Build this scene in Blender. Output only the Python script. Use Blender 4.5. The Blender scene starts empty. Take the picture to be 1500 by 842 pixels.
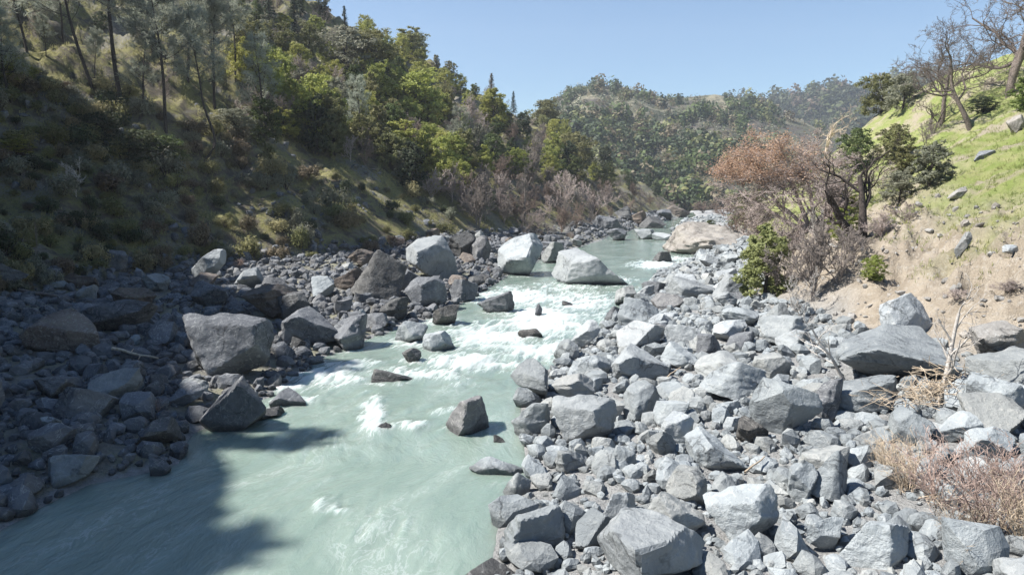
import bpy, math, random
import numpy as np
from mathutils import Vector, Matrix
from mathutils.bvhtree import BVHTree

sc = bpy.context.scene
COL = sc.collection
R = math.radians
# ------------------------------------------------------------------ camera
W0, H0, F, HZ = 1500.0, 842.0, 1050.0, 285.0
CAMZ = 10.0
PITCH = math.atan((421 - HZ) / F)
CP, SP = math.cos(PITCH), math.sin(PITCH)
cam_d = bpy.data.cameras.new('camera'); cam = bpy.data.objects.new('camera', cam_d); COL.objects.link(cam)
cam.location = (0, 0, CAMZ); cam.rotation_euler = (R(90) - PITCH, 0, 0)
cam_d.sensor_width = 36; cam_d.lens = 36 * F / W0; cam_d.clip_end = 6000; cam_d.clip_start = 0.1
sc.camera = cam

def ray(px, py):
    a, b = px - W0 / 2, -(py - H0 / 2)
    return Vector((a, F * CP + b * SP, -F * SP + b * CP)).normalized()

def project(x, y, z):
    dz = z - CAMZ
    dep = y * CP - dz * SP
    up = y * SP + dz * CP
    dep = np.maximum(dep, 0.01)
    return W0 / 2 + F * x / dep, H0 / 2 - F * up / dep, dep

# ------------------------------------------------------------------ noise
def _hash(ix, iy, iz, seed):
    h = (ix.astype(np.int64) * 374761393 + iy.astype(np.int64) * 668265263 + iz.astype(np.int64) * 2147483647 + seed * 974634777) & 0xFFFFFFFF
    h = ((h ^ (h >> 13)) * 1274126177) & 0xFFFFFFFF
    h = ((h ^ (h >> 16)) * 2246822519) & 0xFFFFFFFF
    return ((h ^ (h >> 15)) & 0xFFFFFF) / float(0xFFFFFF) * 2 - 1

def vnoise(p, seed=0):
    i = np.floor(p).astype(np.int64); f = p - i
    f = f * f * f * (f * (f * 6 - 15) + 10)
    out = 0
    for dx in (0, 1):
        wx = f[..., 0] if dx else 1 - f[..., 0]
        for dy in (0, 1):
            wy = f[..., 1] if dy else 1 - f[..., 1]
            for dz in (0, 1):
                wz = f[..., 2] if dz else 1 - f[..., 2]
                out = out + wx * wy * wz * _hash(i[..., 0] + dx, i[..., 1] + dy, i[..., 2] + dz, seed)
    return out

def fbm(p, o=4, seed=0, gain=0.5):
    s, a, t = 0, 1.0, 0
    for k in range(o):
        s = s + a * vnoise(p * (2.03 ** k) + k * 17.3, seed + k); t += a; a *= gain
    return s / t

def fb2(x, y, sc_, o=4, seed=0, gain=0.5):
    return fbm(np.stack([x / sc_, y / sc_, np.zeros_like(x) + seed * 3.7], -1), o, seed, gain)

def sstep(a, b, x):
    t = np.clip((x - a) / (b - a), 0, 1)
    return t * t * (3 - 2 * t)

# ------------------------------------------------------------------ mesh helpers
def mk_mesh(name, V, Fc, attr=None, smooth=False, mats=(), midx=None):
    V = np.asarray(V, np.float32); Fc = np.asarray(Fc, np.int32)
    me = bpy.data.meshes.new(name)
    k = Fc.shape[1]; n = len(Fc)
    me.vertices.add(len(V)); me.vertices.foreach_set('co', V.ravel())
    me.loops.add(n * k); me.loops.foreach_set('vertex_index', Fc.ravel())
    me.polygons.add(n); me.polygons.foreach_set('loop_start', np.arange(0, n * k, k, dtype=np.int32))
    if smooth: me.polygons.foreach_set('use_smooth', np.ones(n, bool))
    else: me.polygons.foreach_set('use_smooth', np.zeros(n, bool))
    if midx is not None: me.polygons.foreach_set('material_index', np.asarray(midx, np.int32))
    me.update(calc_edges=True); me.validate()
    if attr:
        for an, (typ, dom, data) in attr.items():
            a = me.attributes.new(an, typ, dom)
            if typ == 'FLOAT': a.data.foreach_set('value', np.asarray(data, np.float32).ravel())
            elif typ == 'FLOAT_COLOR': a.data.foreach_set('color', np.asarray(data, np.float32).ravel())
            else: a.data.foreach_set('vector', np.asarray(data, np.float32).ravel())
    for m in mats: me.materials.append(m)
    return me

def link(name, me, parent=None, loc=(0, 0, 0), rz=0.0, scale=(1, 1, 1)):
    o = bpy.data.objects.new(name, me); COL.objects.link(o)
    o.location = loc; o.rotation_euler = (0, 0, rz) if not hasattr(rz, '__len__') else rz
    o.scale = scale if hasattr(scale, '__len__') else (scale,) * 3
    if parent: o.parent = parent
    return o

def tag(o, label=None, cat=None, group=None, kind=None):
    if label: o['label'] = label
    if cat: o['category'] = cat
    if group: o['group'] = group
    if kind: o['kind'] = kind
    return o

_ico = {}
def ico(n):
    if n not in _ico:
        import bmesh
        bm = bmesh.new(); bmesh.ops.create_icosphere(bm, subdivisions=n, radius=1)
        bm.verts.ensure_lookup_table()
        V = np.array([v.co[:] for v in bm.verts]); Fc = np.array([[v.index for v in f.verts] for f in bm.faces]); bm.free()
        V /= np.linalg.norm(V, axis=1, keepdims=True)
        _ico[n] = (V, Fc)
    return _ico[n]

# ------------------------------------------------------------------ materials
class NT:
    def __init__(s, name):
        s.m = bpy.data.materials.new(name); s.m.use_nodes = True
        s.t = s.m.node_tree; s.t.nodes.clear()
        s.out = s.n('ShaderNodeOutputMaterial')
    def n(s, typ, **kw):
        nd = s.t.nodes.new(typ)
        for k, v in kw.items(): setattr(nd, k, v)
        return nd
    def l(s, a, b): s.t.links.new(a, b)
    def put(s, sock, v):
        if isinstance(v, bpy.types.NodeSocket): s.l(v, sock)
        elif hasattr(v, '__len__') and len(v) == 3 and sock.type == 'RGBA': sock.default_value = (*v, 1)
        else: sock.default_value = v
    def mix(s, fac, a, b, blend='MIX'):
        nd = s.n('ShaderNodeMix', data_type='RGBA', blend_type=blend)
        s.put(nd.inputs[0], fac); s.put(nd.inputs[6], a); s.put(nd.inputs[7], b)
        return nd.outputs[2]
    def math(s, op, a, b=0.0, c=0.0):
        nd = s.n('ShaderNodeMath', operation=op)
        s.put(nd.inputs[0], a); s.put(nd.inputs[1], b); s.put(nd.inputs[2], c)
        return nd.outputs[0]
    def noise(s, vec, scale, detail=4, rough=0.55, dist=0.0):
        nd = s.n('ShaderNodeTexNoise'); nd.inputs['Scale'].default_value = scale; nd.inputs['Detail'].default_value = detail
        nd.inputs['Roughness'].default_value = rough; nd.inputs['Distortion'].default_value = dist
        if vec is not None: s.l(vec, nd.inputs['Vector'])
        return nd.outputs[0]
    def ramp(s, fac, a, b, va=0.0, vb=1.0):
        nd = s.n('ShaderNodeMapRange', interpolation_type='SMOOTHSTEP'); s.put(nd.inputs[0], fac)
        nd.inputs[1].default_value = a; nd.inputs[2].default_value = b; nd.inputs[3].default_value = va; nd.inputs[4].default_value = vb
        return nd.outputs[0]
    def attr(s, name):
        return s.n('ShaderNodeAttribute', attribute_name=name)
    def geo(s): return s.n('ShaderNodeNewGeometry')
    def bump(s, h, strength, dist=0.1, prev=None):
        nd = s.n('ShaderNodeBump'); s.put(nd.inputs['Height'], h); nd.inputs['Strength'].default_value = strength; nd.inputs['Distance'].default_value = dist
        if prev is not None: s.l(prev, nd.inputs['Normal'])
        return nd.outputs[0]
    def principled(s, col, rough=0.8, normal=None, spec=0.3):
        b = s.n('ShaderNodeBsdfPrincipled'); s.put(b.inputs['Base Color'], col); s.put(b.inputs['Roughness'], rough)
        b.inputs['Specular IOR Level'].default_value = spec
        if normal is not None: s.l(normal, b.inputs['Normal'])
        return b
    def done(s, shader):
        s.l(shader, s.out.inputs['Surface']); return s.m

def rock_mat(name, c1, c2, c3, scale=1.0, moss=0.0):
    t = NT(name)
    g = t.geo(); oi = t.n('ShaderNodeObjectInfo'); at = t.attr('var')
    pos = g.outputs['Position']
    rnd = t.math('FRACT', t.math('ADD', oi.outputs['Random'], at.outputs['Fac']))
    n1 = t.noise(pos, 0.55 * scale, 5, 0.6, 0.4)
    n2 = t.noise(pos, 2.6 * scale, 6, 0.68, 0.15)
    n3 = t.noise(pos, 14 * scale, 4, 0.7)
    col = t.mix(t.ramp(n1, 0.38, 0.62), c1, c2)
    col = t.mix(t.ramp(n2, 0.52, 0.70, 0, 0.7), col, c3)
    col = t.mix(t.ramp(n3, 0.35, 0.7, 0.0, 0.5), col, t.mix(0.5, col, (1, 1, 1), 'MULTIPLY'), 'MIX')
    # pale quartz veins
    mp = t.n('ShaderNodeMapping'); mp.inputs['Rotation'].default_value = (0.6, 0.4, 0.9); mp.inputs['Scale'].default_value = (1, 0.35, 1); t.l(pos, mp.inputs['Vector'])
    vo = t.noise(mp.outputs[0], 1.3 * scale, 3, 0.6, 1.4)
    vein = t.math('ABSOLUTE', t.math('SUBTRACT', vo, 0.5))
    col = t.mix(t.ramp(vein, 0.0, 0.016, 0.35, 0.0), col, (0.46, 0.47, 0.46))
    spk = t.ramp(n3, 0.58, 0.75, 0.0, 0.45)
    col = t.mix(spk, col, tuple(x * 0.45 for x in c2))
    vo2 = t.n('ShaderNodeTexVoronoi', feature='DISTANCE_TO_EDGE'); vo2.inputs['Scale'].default_value = 0.55 * scale
    wv0 = t.n('ShaderNodeTexNoise'); wv0.inputs['Scale'].default_value = 1.1 * scale; wv0.inputs['Detail'].default_value = 5; t.l(pos, wv0.inputs['Vector'])
    vm = t.n('ShaderNodeVectorMath', operation='MULTIPLY_ADD'); t.l(wv0.outputs['Color'], vm.inputs[0]); vm.inputs[1].default_value = (1.6, 1.6, 1.6); t.l(pos, vm.inputs[2]); t.l(vm.outputs[0], vo2.inputs['Vector'])
    crack = t.math('MULTIPLY', t.ramp(vo2.outputs['Distance'], 0.0, 0.035, 1.0, 0.0), t.ramp(n1, 0.45, 0.6))
    col = t.mix(t.math('MULTIPLY', crack, 0.75), col, tuple(x * 0.3 for x in c2))
    hv = t.n('ShaderNodeHueSaturation'); t.l(col, hv.inputs['Color']); t.l(t.ramp(rnd, 0, 1, 0.78, 1.12), hv.inputs['Value'])
    col = hv.outputs[0]
    wm = t.ramp(t.math('FRACT', t.math('MULTIPLY', rnd, 7.31)), 0.5, 1.0, 0.0, 0.35)
    col = t.mix(wm, col, t.mix(1.0, col, (1.12, 0.97, 0.80), 'MULTIPLY'))
    sx = t.n('ShaderNodeSeparateXYZ'); t.l(pos, sx.inputs[0])
    if moss > 0:
        nz = t.n('ShaderNodeSeparateXYZ'); t.l(g.outputs['Normal'], nz.inputs[0])
        mm = t.math('MULTIPLY', t.ramp(nz.outputs[2], 0.3, 0.9), t.ramp(n2, 0.5, 0.62, 0, moss))
        col = t.mix(mm, col, (0.11, 0.12, 0.05))
    wet = t.ramp(t.math('ADD', sx.outputs[2], t.math('MULTIPLY', n2, 0.3)), 0.16, 0.52, 0.42, 1.0)   # wet band at the waterline
    colw = t.n('ShaderNodeHueSaturation'); t.l(col, colw.inputs['Color']); t.l(wet, colw.inputs['Value'])
    rg = t.ramp(wet, 0.42, 1.0, 0.35, 0.88)
    wv = t.noise(mp.outputs[0], 4.0 * scale, 6, 0.72, 0.1)
    b0 = t.bump(crack, -0.8, 0.12); b1 = t.bump(n2, 0.75, 0.22, b0)
    b2 = t.bump(wv, 0.40, 0.08, b1)
    b3 = t.bump(n3, 0.45, 0.03, b2)
    return t.done(t.principled(colw.outputs[0], rg, b3, 0.25).outputs[0])

M = {}
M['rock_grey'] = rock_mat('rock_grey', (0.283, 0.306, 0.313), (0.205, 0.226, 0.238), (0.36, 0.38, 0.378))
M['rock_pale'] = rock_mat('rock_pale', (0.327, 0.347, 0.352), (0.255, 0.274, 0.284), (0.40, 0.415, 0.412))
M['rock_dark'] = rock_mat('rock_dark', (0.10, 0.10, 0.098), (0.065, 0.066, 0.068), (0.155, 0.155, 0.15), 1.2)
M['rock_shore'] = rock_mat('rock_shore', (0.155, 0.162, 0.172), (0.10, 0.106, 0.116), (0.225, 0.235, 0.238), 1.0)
M['rock_brown'] = rock_mat('rock_brown', (0.18, 0.15, 0.125), (0.12, 0.10, 0.09), (0.24, 0.215, 0.19), 1.2, 0.3)
M['rock_tan'] = rock_mat('rock_tan', (0.29, 0.278, 0.258), (0.215, 0.205, 0.19), (0.36, 0.35, 0.33))

def leaf_mat(name, c, c2, trans=0.35, rough=0.6):
    t = NT(name)
    oi = t.n('ShaderNodeObjectInfo'); at = t.attr('var')
    col = t.mix(at.outputs['Fac'], c, c2)
    hv = t.n('ShaderNodeHueSaturation'); t.l(col, hv.inputs['Color'])
    t.l(t.ramp(oi.outputs['Random'], 0, 1, 0.85, 1.2), hv.inputs['Value'])
    t.l(t.ramp(t.math('FRACT', t.math('MULTIPLY', oi.outputs['Random'], 5.7)), 0, 1, 0.485, 0.512), hv.inputs['Hue'])
    p = t.principled(hv.outputs[0], rough, None, 0.25)
    tr = t.n('ShaderNodeBsdfTranslucent'); t.l(hv.outputs[0], tr.inputs[0])
    mx = t.n('ShaderNodeMixShader'); mx.inputs[0].default_value = trans
    t.l(p.outputs[0], mx.inputs[1]); t.l(tr.outputs[0], mx.inputs[2])
    return t.done(mx.outputs[0])

M['leaf_lime'] = leaf_mat('leaf_lime', (0.225, 0.248, 0.055), (0.37, 0.375, 0.115), 0.42)
M['leaf_olive'] = leaf_mat('leaf_olive', (0.145, 0.15, 0.06), (0.24, 0.235, 0.1), 0.38)
M['leaf_green'] = leaf_mat('leaf_green', (0.065, 0.09, 0.03), (0.12, 0.145, 0.05), 0.35)
M['leaf_dark'] = leaf_mat('leaf_dark', (0.04, 0.055, 0.028), (0.075, 0.092, 0.045), 0.28)
M['leaf_grey'] = leaf_mat('leaf_grey', (0.165, 0.172, 0.12), (0.255, 0.255, 0.185), 0.34)
M['needle_grey'] = leaf_mat('needle_grey', (0.23, 0.25, 0.19), (0.39, 0.41, 0.33), 0.42)
M['needle_dark'] = leaf_mat('needle_dark', (0.03, 0.048, 0.03), (0.06, 0.08, 0.05), 0.2)
M['leaf_rust'] = leaf_mat('leaf_rust', (0.48, 0.32, 0.2), (0.64, 0.47, 0.32), 0.4)
M['leaf_willow'] = leaf_mat('leaf_willow', (0.245, 0.285, 0.105), (0.37, 0.4, 0.18), 0.45)
M['leaf_bright'] = leaf_mat('leaf_bright', (0.14, 0.19, 0.04), (0.24, 0.28, 0.075), 0.4)
M['leaf_straw'] = leaf_mat('leaf_straw', (0.22, 0.19, 0.095), (0.36, 0.31, 0.17), 0.35)
M['leaf_brown'] = leaf_mat('leaf_brown', (0.13, 0.10, 0.065), (0.21, 0.17, 0.11), 0.3)
M['blade_green'] = leaf_mat('blade_green', (0.155, 0.195, 0.05), (0.31, 0.305, 0.12), 0.4)
M['blade_dry'] = leaf_mat('blade_dry', (0.22, 0.205, 0.095), (0.38, 0.34, 0.18), 0.4)

def bark_mat(name, c1, c2):
    t = NT(name)
    g = t.geo(); n = t.noise(g.outputs['Position'], 6, 4, 0.7)
    oi = t.n('ShaderNodeObjectInfo')
    col = t.mix(t.ramp(n, 0.35, 0.65), c1, c2)
    hv = t.n('ShaderNodeHueSaturation'); t.l(col, hv.inputs['Color']); t.l(t.ramp(oi.outputs['Random'], 0, 1, 0.8, 1.2), hv.inputs['Value'])
    return t.done(t.principled(hv.outputs[0], 0.9, t.bump(n, 0.6, 0.05), 0.15).outputs[0])
M['bark_dark'] = bark_mat('bark_dark', (0.035, 0.030, 0.027), (0.075, 0.062, 0.055))
M['bark_oak'] = bark_mat('bark_oak', (0.075, 0.06, 0.05), (0.18, 0.15, 0.13))
M['bark_white'] = bark_mat('bark_white', (0.36, 0.33, 0.30), (0.52, 0.49, 0.45))
M['twig_grey'] = bark_mat('twig_grey', (0.17, 0.145, 0.13), (0.27, 0.235, 0.21))
M['twig_brown'] = bark_mat('twig_brown', (0.14, 0.105, 0.085), (0.235, 0.18, 0.15))
M['twig_mauve'] = bark_mat('twig_mauve', (0.265, 0.215, 0.195), (0.40, 0.34, 0.31))
M['twig_red'] = bark_mat('twig_red', (0.28, 0.20, 0.17), (0.45, 0.35, 0.30))
M['twig_straw'] = bark_mat('twig_straw', (0.34, 0.265, 0.19), (0.50, 0.42, 0.32))

# ------------------------------------------------------------------ terrain
YL = [-40, 15, 22, 24, 26, 29.6, 31.3, 35.6, 44.7, 56.8, 67.7, 91, 117, 157, 175, 262, 300, 350, 420]
XL = [-17, -16.5, -16, -15.4, -13.2, -14.3, -13.7, -12.6, -12.0, -8.1, -4.5, -0.9, 5.0, 18.5, 23, 53, 67, 84, 100]
YR = [-40, 15, 18.9, 21.6, 24, 25.9, 28.8, 34.4, 39.6, 51, 67.7, 91, 110, 117, 131, 150, 190, 262, 300, 350, 420]
XR = [-1.5, -0.6, 0.0, 0.3, 1.2, 1.2, 1.0, 1.0, 2.4, 6.2, 12.5, 19.0, 28, 32, 30, 34, 42.7, 62, 74, 90, 106]
YFL = [-40, 8, 16, 24, 30, 51, 69, 83, 93, 121, 175, 250, 300, 400, 450]
XFL = [-20, -20, -23, -29, -33, -36, -35, -27.7, -18.5, -6.5, 16, 44, 62, 95, 112]
YFR = [-40, 20, 30, 37, 51, 73, 112, 187, 300, 400, 500]
XFR = [22, 22, 21.5, 19.0, 18.0, 24.0, 36, 56, 92, 140, 190]
YCL = [-40, 0, 40, 62, 85, 180, 250, 300, 350, 385, 410, 450, 600]
ZCL = [55, 55, 58, 72, 110, 100, 80, 63, 43, 24, 8, 2, 2]
YCR = [0, 60, 100, 150, 190, 230, 300, 400, 600]
ZCR = [60, 58, 52, 48, 40, 20, 9, 4, 3]

def smin(a, b, k):
    return -k * np.logaddexp(-a / k, -b / k)

def terrain(X, Y):
    ip = np.interp
    wl, wr, fl, fr = ip(Y, YL, XL), ip(Y, YR, XR), ip(Y, YFL, XFL), ip(Y, YFR, XFR)
    n_s = fb2(X, Y, 1.1, 3, 5); n_m = fb2(X, Y, 4.0, 4, 6); n_l = fb2(X, Y, 17.0, 4, 7); n_xl = fb2(X, Y, 55.0, 3, 8)
    inch = np.minimum(X - wl, wr - X)
    z = -1.3 * sstep(0, 3.5, inch)
    a = np.maximum(wl - X, 0); w = np.maximum(wl - fl, 2.0); tt = np.clip(a / w, 0, 1)
    lb = (a > 0) * (0.05 + 2.5 * tt ** 0.9 + 0.5 * n_m * sstep(0, 4, a) + 0.14 * n_s * sstep(0, 1.5, a))
    b = np.maximum(fl - X, 0) * 0.9
    gul = fb2(X * 0.35 + 0.0 * Y, Y + 0.35 * X, 9.0, 3, 11)
    raw = 0.70 * b + (n_l * 4.5 + gul * 3.0 + n_m * 2.1 + n_s * 0.42) * sstep(0, 12, b) * np.clip(0.5 + b / 60, 0.5, 1.6)
    spur = 1.0 - sstep(57, 72, Y + 0.25 * (X + 50))
    bl = np.maximum(-24 - X, 0) * (1 - sstep(12, 40, Y)); raw = raw + 1.0 * np.maximum(-47 - X, 0) * spur * sstep(0, 8, np.maximum(-47 - X, 0)) + 1.0 * bl + 1.1 * np.maximum(-41 - X, 0) * (1 - sstep(44, 60, Y)) * sstep(12, 40, Y)  # unseen spur and bluff, steepened to cast shade over the left bank
    hl = smin(raw, ip(Y, YCL, ZCL) + n_xl * 5, 7.0) * (b > 0)
    c = np.maximum(X - wr, 0); w2 = np.maximum(fr - wr, 3.0); t2 = np.clip(c / w2, 0, 1)
    rb = (c > 0) * (0.05 + 2.0 * t2 ** 1.1 + 0.45 * n_m * sstep(0, 4, c) + 0.14 * n_s * sstep(0, 1.5, c))
    d = np.maximum(X - fr, 0) * 0.92
    nearb = sstep(26, 36, Y) * (1 - sstep(75, 110, Y))
    ero = sstep(0, 5, d) * (1 - sstep(8, 20, d)) * nearb
    n_r = np.abs(fb2(X, Y, 2.2, 4, 15))
    rr = 0.50 * d + 13 * np.exp(-((X - 93) / 27) ** 2 - ((Y - 158) / 30) ** 2) + 1.9 * sstep(0, 6, d) * nearb + (n_l * 2.6 + n_m * 0.7) * sstep(0, 14, d) + n_s * 0.16 * sstep(0, 3, d) - ero * (n_r * 2.6 + 0.5 * np.abs(n_s) + 0.9 * np.abs(fb2(X * 0.4 , Y + 0.6 * X, 1.6, 3, 19)))
    hr = smin(rr, ip(Y, YCR, ZCR) + n_xl * 2, 5.0) * (d > 0)
    return z + lb + hl + rb + hr

def fan_grid(t, y, y0):
    T, Yg = np.meshgrid(t, y)
    return T * (Yg - y0), Yg

def grid_faces(nr, nc):
    i = np.arange(nr - 1)[:, None] * nc + np.arange(nc - 1)[None, :]
    return np.stack([i, i + 1, i + nc + 1, i + nc], -1).reshape(-1, 4)

tt_ = np.concatenate([np.linspace(-4, -0.85, 60)[:-1], np.linspace(-0.85, 0.85, 470), np.linspace(0.85, 4, 40)[1:]])
yy_ = -16 + np.geomspace(4, 560, 480)
GX, GY = fan_grid(tt_, yy_, -20.0)
GZ = terrain(GX, GY)
GV = np.stack([GX, GY, GZ], -1).reshape(-1, 3)
GF = grid_faces(*GX.shape)
bvh = BVHTree.FromPolygons(GV.tolist(), GF.tolist())
def hit(px, py):
    h = bvh.ray_cast(Vector((0, 0, CAMZ)), ray(px, py))
    return h[0]
def zat(x, y):
    h = bvh.ray_cast(Vector((x, y, 300)), Vector((0, 0, -1)))
    return h[0].z if h[0] is not None else 0.0
def nat(x, y):
    h = bvh.ray_cast(Vector((x, y, 300)), Vector((0, 0, -1)))
    return h[1] if h[1] is not None else Vector((0, 0, 1))

# zones: r gravel, g fresh grass, b tan earth, a left hill
x_, y_ = GX.ravel(), GY.ravel()
wl, wr, fl, fr = (np.interp(y_, a, b) for a, b in ((YL, XL), (YR, XR), (YFL, XFL), (YFR, XFR)))
nz1 = fb2(x_, y_, 5.0, 4, 21); nz2 = fb2(x_, y_, 14.0, 4, 22)
grav = sstep(-2.5, 1.5, x_ - fl + nz1 * 4) * (1 - sstep(-1.5, 2.5, x_ - fr + nz1 * 3))
dr_ = x_ - fr
tan = sstep(-2, 1, dr_ + nz1 * 2) * (1 - sstep(6, 14, dr_ + nz1 * 8 - 2)) * sstep(25, 34, y_) * (1 - sstep(62, 85, y_))
grass = sstep(2, 11, dr_ + nz1 * 8)
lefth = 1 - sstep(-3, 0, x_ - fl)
grav = grav * np.where(x_ < wl, 0.45, 1.0)
zone = np.stack([grav, grass, tan, lefth], -1)

t = NT('ground_earth')
za = t.attr('zone'); sep = t.n('ShaderNodeSeparateColor'); t.l(za.outputs['Color'], sep.inputs[0])
g = t.geo(); pos = g.outputs['Position']
n_a = t.noise(pos, 0.12, 5, 0.6); n_b = t.noise(pos, 0.6, 6, 0.65, 0.5); n_c = t.noise(pos, 3.5, 5, 0.7); n_d = t.noise(pos, 14, 3, 0.7)
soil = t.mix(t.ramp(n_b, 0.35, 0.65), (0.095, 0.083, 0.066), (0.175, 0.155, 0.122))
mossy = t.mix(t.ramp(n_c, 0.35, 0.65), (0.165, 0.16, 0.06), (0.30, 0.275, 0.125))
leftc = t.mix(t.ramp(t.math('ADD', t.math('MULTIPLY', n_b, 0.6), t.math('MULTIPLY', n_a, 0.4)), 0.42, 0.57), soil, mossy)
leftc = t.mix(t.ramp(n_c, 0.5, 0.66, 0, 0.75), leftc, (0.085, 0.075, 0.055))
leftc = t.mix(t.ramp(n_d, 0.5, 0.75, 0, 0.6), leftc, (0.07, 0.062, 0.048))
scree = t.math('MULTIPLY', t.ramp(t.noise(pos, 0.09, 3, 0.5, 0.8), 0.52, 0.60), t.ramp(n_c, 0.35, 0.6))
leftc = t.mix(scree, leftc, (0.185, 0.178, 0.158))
gr_ = t.mix(t.ramp(n_b, 0.32, 0.62), (0.275, 0.272, 0.125), (0.19, 0.232, 0.068))
gr_ = t.mix(t.ramp(t.noise(pos, 0.2, 4, 0.6), 0.50, 0.64), gr_, (0.31, 0.27, 0.20))
gr_ = t.mix(t.ramp(n_d, 0.5, 0.75, 0, 0.45), gr_, (0.13, 0.135, 0.05))
tanc = t.mix(t.ramp(n_b, 0.35, 0.65), (0.39, 0.335, 0.265), (0.28, 0.235, 0.18))
tanc = t.mix(t.ramp(n_c, 0.5, 0.7, 0, 0.8), tanc, (0.44, 0.405, 0.355))
tanc = t.mix(t.ramp(n_d, 0.55, 0.75, 0, 0.5), tanc, (0.17, 0.14, 0.11))
grc = t.mix(t.ramp(n_c, 0.35, 0.65), (0.26, 0.26, 0.255), (0.36, 0.36, 0.35))
grc = t.mix(t.ramp(n_d, 0.45, 0.7, 0, 0.7), grc, (0.17, 0.17, 0.17))
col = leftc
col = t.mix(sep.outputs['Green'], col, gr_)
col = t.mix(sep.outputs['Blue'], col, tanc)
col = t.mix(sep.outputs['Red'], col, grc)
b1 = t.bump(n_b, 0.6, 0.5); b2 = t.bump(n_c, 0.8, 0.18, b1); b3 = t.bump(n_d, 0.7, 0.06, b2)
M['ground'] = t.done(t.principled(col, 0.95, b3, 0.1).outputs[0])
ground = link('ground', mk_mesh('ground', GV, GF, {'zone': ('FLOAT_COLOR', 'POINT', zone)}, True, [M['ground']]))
tag(ground, kind='structure')

# ------------------------------------------------------------------ far hills
def far_hills(name, y0, y1, crest, tlo, thi, nr, nc, seed, mat, spur_amp, power=0.9):
    pxs, pys = zip(*crest)
    tg = np.linspace(tlo, thi, nc); yg = np.linspace(y0, y1 * 1.12, nr)
    X, Y = fan_grid(tg, yg, 0.0)
    pxg = W0 / 2 + F * X / Y
    yc = np.interp(pxg, pxs, pys)
    # height that reaches the crest line when seen at y1
    zc = CAMZ + (HZ - yc) / F * y1
    s = np.clip((Y - y0) / (y1 - y0), 0, 1)
    up = s ** power
    down = np.clip((Y - y1) / (0.12 * y1), 0, 1)
    rid = 1 - np.abs(fb2(X, Y * 0.45, 120.0, 4, seed)) * 2
    z = zc * up * (1 + spur_amp * (rid - 0.45) * np.sin(np.pi * s)) - down * 60 + fb2(X, Y, 25.0, 4, seed + 3) * 7 * np.sin(np.pi * np.clip(s * 1.1, 0, 1))
    z = z - 4 * (1 - s)
    V = np.stack([X, Y, z], -1).reshape(-1, 3); Fc = grid_faces(nr, nc)
    o = link(name, mk_mesh(name, V, Fc, None, True, [mat])); tag(o, kind='structure')
    return V, BVHTree.FromPolygons(V.tolist(), Fc.tolist())

t = NT('far_hill_cover')
g = t.geo(); pos = g.outputs['Position']
na = t.noise(pos, 0.012, 5, 0.6, 0.4); nb = t.noise(pos, 0.05, 6, 0.65); nc_ = t.noise(pos, 0.3, 4, 0.7)
c = t.mix(t.ramp(na, 0.42, 0.58), (0.078, 0.069, 0.06), (0.225, 0.205, 0.145))
c = t.mix(t.ramp(nb, 0.44, 0.58, 0, 0.9), c, (0.075, 0.08, 0.05))
c = t.mix(t.ramp(nc_, 0.45, 0.7, 0, 0.6), c, (0.10, 0.092, 0.08))
M['far'] = t.done(t.principled(c, 0.95, t.bump(nc_, 0.8, 2.0), 0.1).outputs[0])
crestA = [(300, 120), (600, 190), (700, 215), (760, 190), (800, 160), (835, 134), (870, 131), (905, 133), (930, 139), (980, 150), (1010, 146), (1040, 143), (1080, 150), (1110, 158), (1160, 178), (1220, 205), (1300, 240), (1600, 260), (2200, 260)]
VA, bvhA = far_hills('far_hill', 440, 820, crestA, -0.6, 1.3, 150, 320, 41, M['far'], 0.30)
crestB = [(300, 170), (800, 190), (1000, 170), (1080, 153), (1140, 144), (1200, 136), (1260, 128), (1340, 118), (1500, 110), (1800, 120), (2400, 150)]
VB, bvhB = far_hills('distant_hill', 900, 1500, crestB, -0.5, 1.6, 80, 240, 57, M['far'], 0.22)

# ------------------------------------------------------------------ water
wt = np.linspace(-0.62, 0.55, 560); wy = -16 + np.geomspace(6, 420, 620)
WX, WY = fan_grid(wt, wy, -20.0)
x_, y_ = WX.ravel(), WY.ravel()
wl, wr = np.interp(y_, YL, XL), np.interp(y_, YR, XR)
keep = (x_ > wl - 5) & (x_ < wr + 5)
cx_ = 0.5 * (wl + wr)
acr = x_ - cx_
ppx, ppy, _ = project(x_, y_, np.zeros_like(x_))
rap = np.zeros_like(x_)
# where the current breaks white: patches along the rapids (image-plane survey of the surface, metres on the water)
for (a, b, ra, rb, wgt) in [(470, 552, 90, 22, 1.0), (520, 535, 60, 14, 0.8), (620, 545, 110, 14, 0.9), (700, 528, 110, 18, 1.2), (790, 512, 80, 20, 1.2), (720, 490, 85, 26, 1.3), (640, 468, 50, 14, 0.9),
                            (790, 470, 90, 28, 1.35), (850, 440, 70, 22, 1.1), (760, 435, 80, 18, 1.2), (820, 420, 90, 10, 0.9), (930, 425, 40, 14, 0.7), (960, 388, 50, 8, 1.2), (1000, 378, 50, 6, 0.9),
                            (545, 605, 26, 40, 1.0), (610, 622, 55, 9, 0.9), (430, 585, 50, 10, 0.9), (485, 740, 36, 16, 0.75), (640, 600, 60, 10, 0.5), (420, 565, 60, 10, 0.9), (680, 560, 60, 8, 0.6),
                            (900, 410, 50, 8, 0.8), (560, 775, 60, 40, 0.42), (500, 650, 150, 40, 0.30), (400, 720, 120, 40, 0.28), (620, 800, 60, 40, 0.25), (950, 345, 60, 5, 0.2), (880, 460, 60, 16, 0.8), (610, 500, 60, 14, 0.85)]:
    rap = np.maximum(rap, wgt * np.exp(-(((ppx - a) / ra) ** 2 + ((ppy - b) / rb) ** 2) * 1.1))
flow = np.stack([acr, y_ * 0.45, np.zeros_like(x_)], -1)
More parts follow.
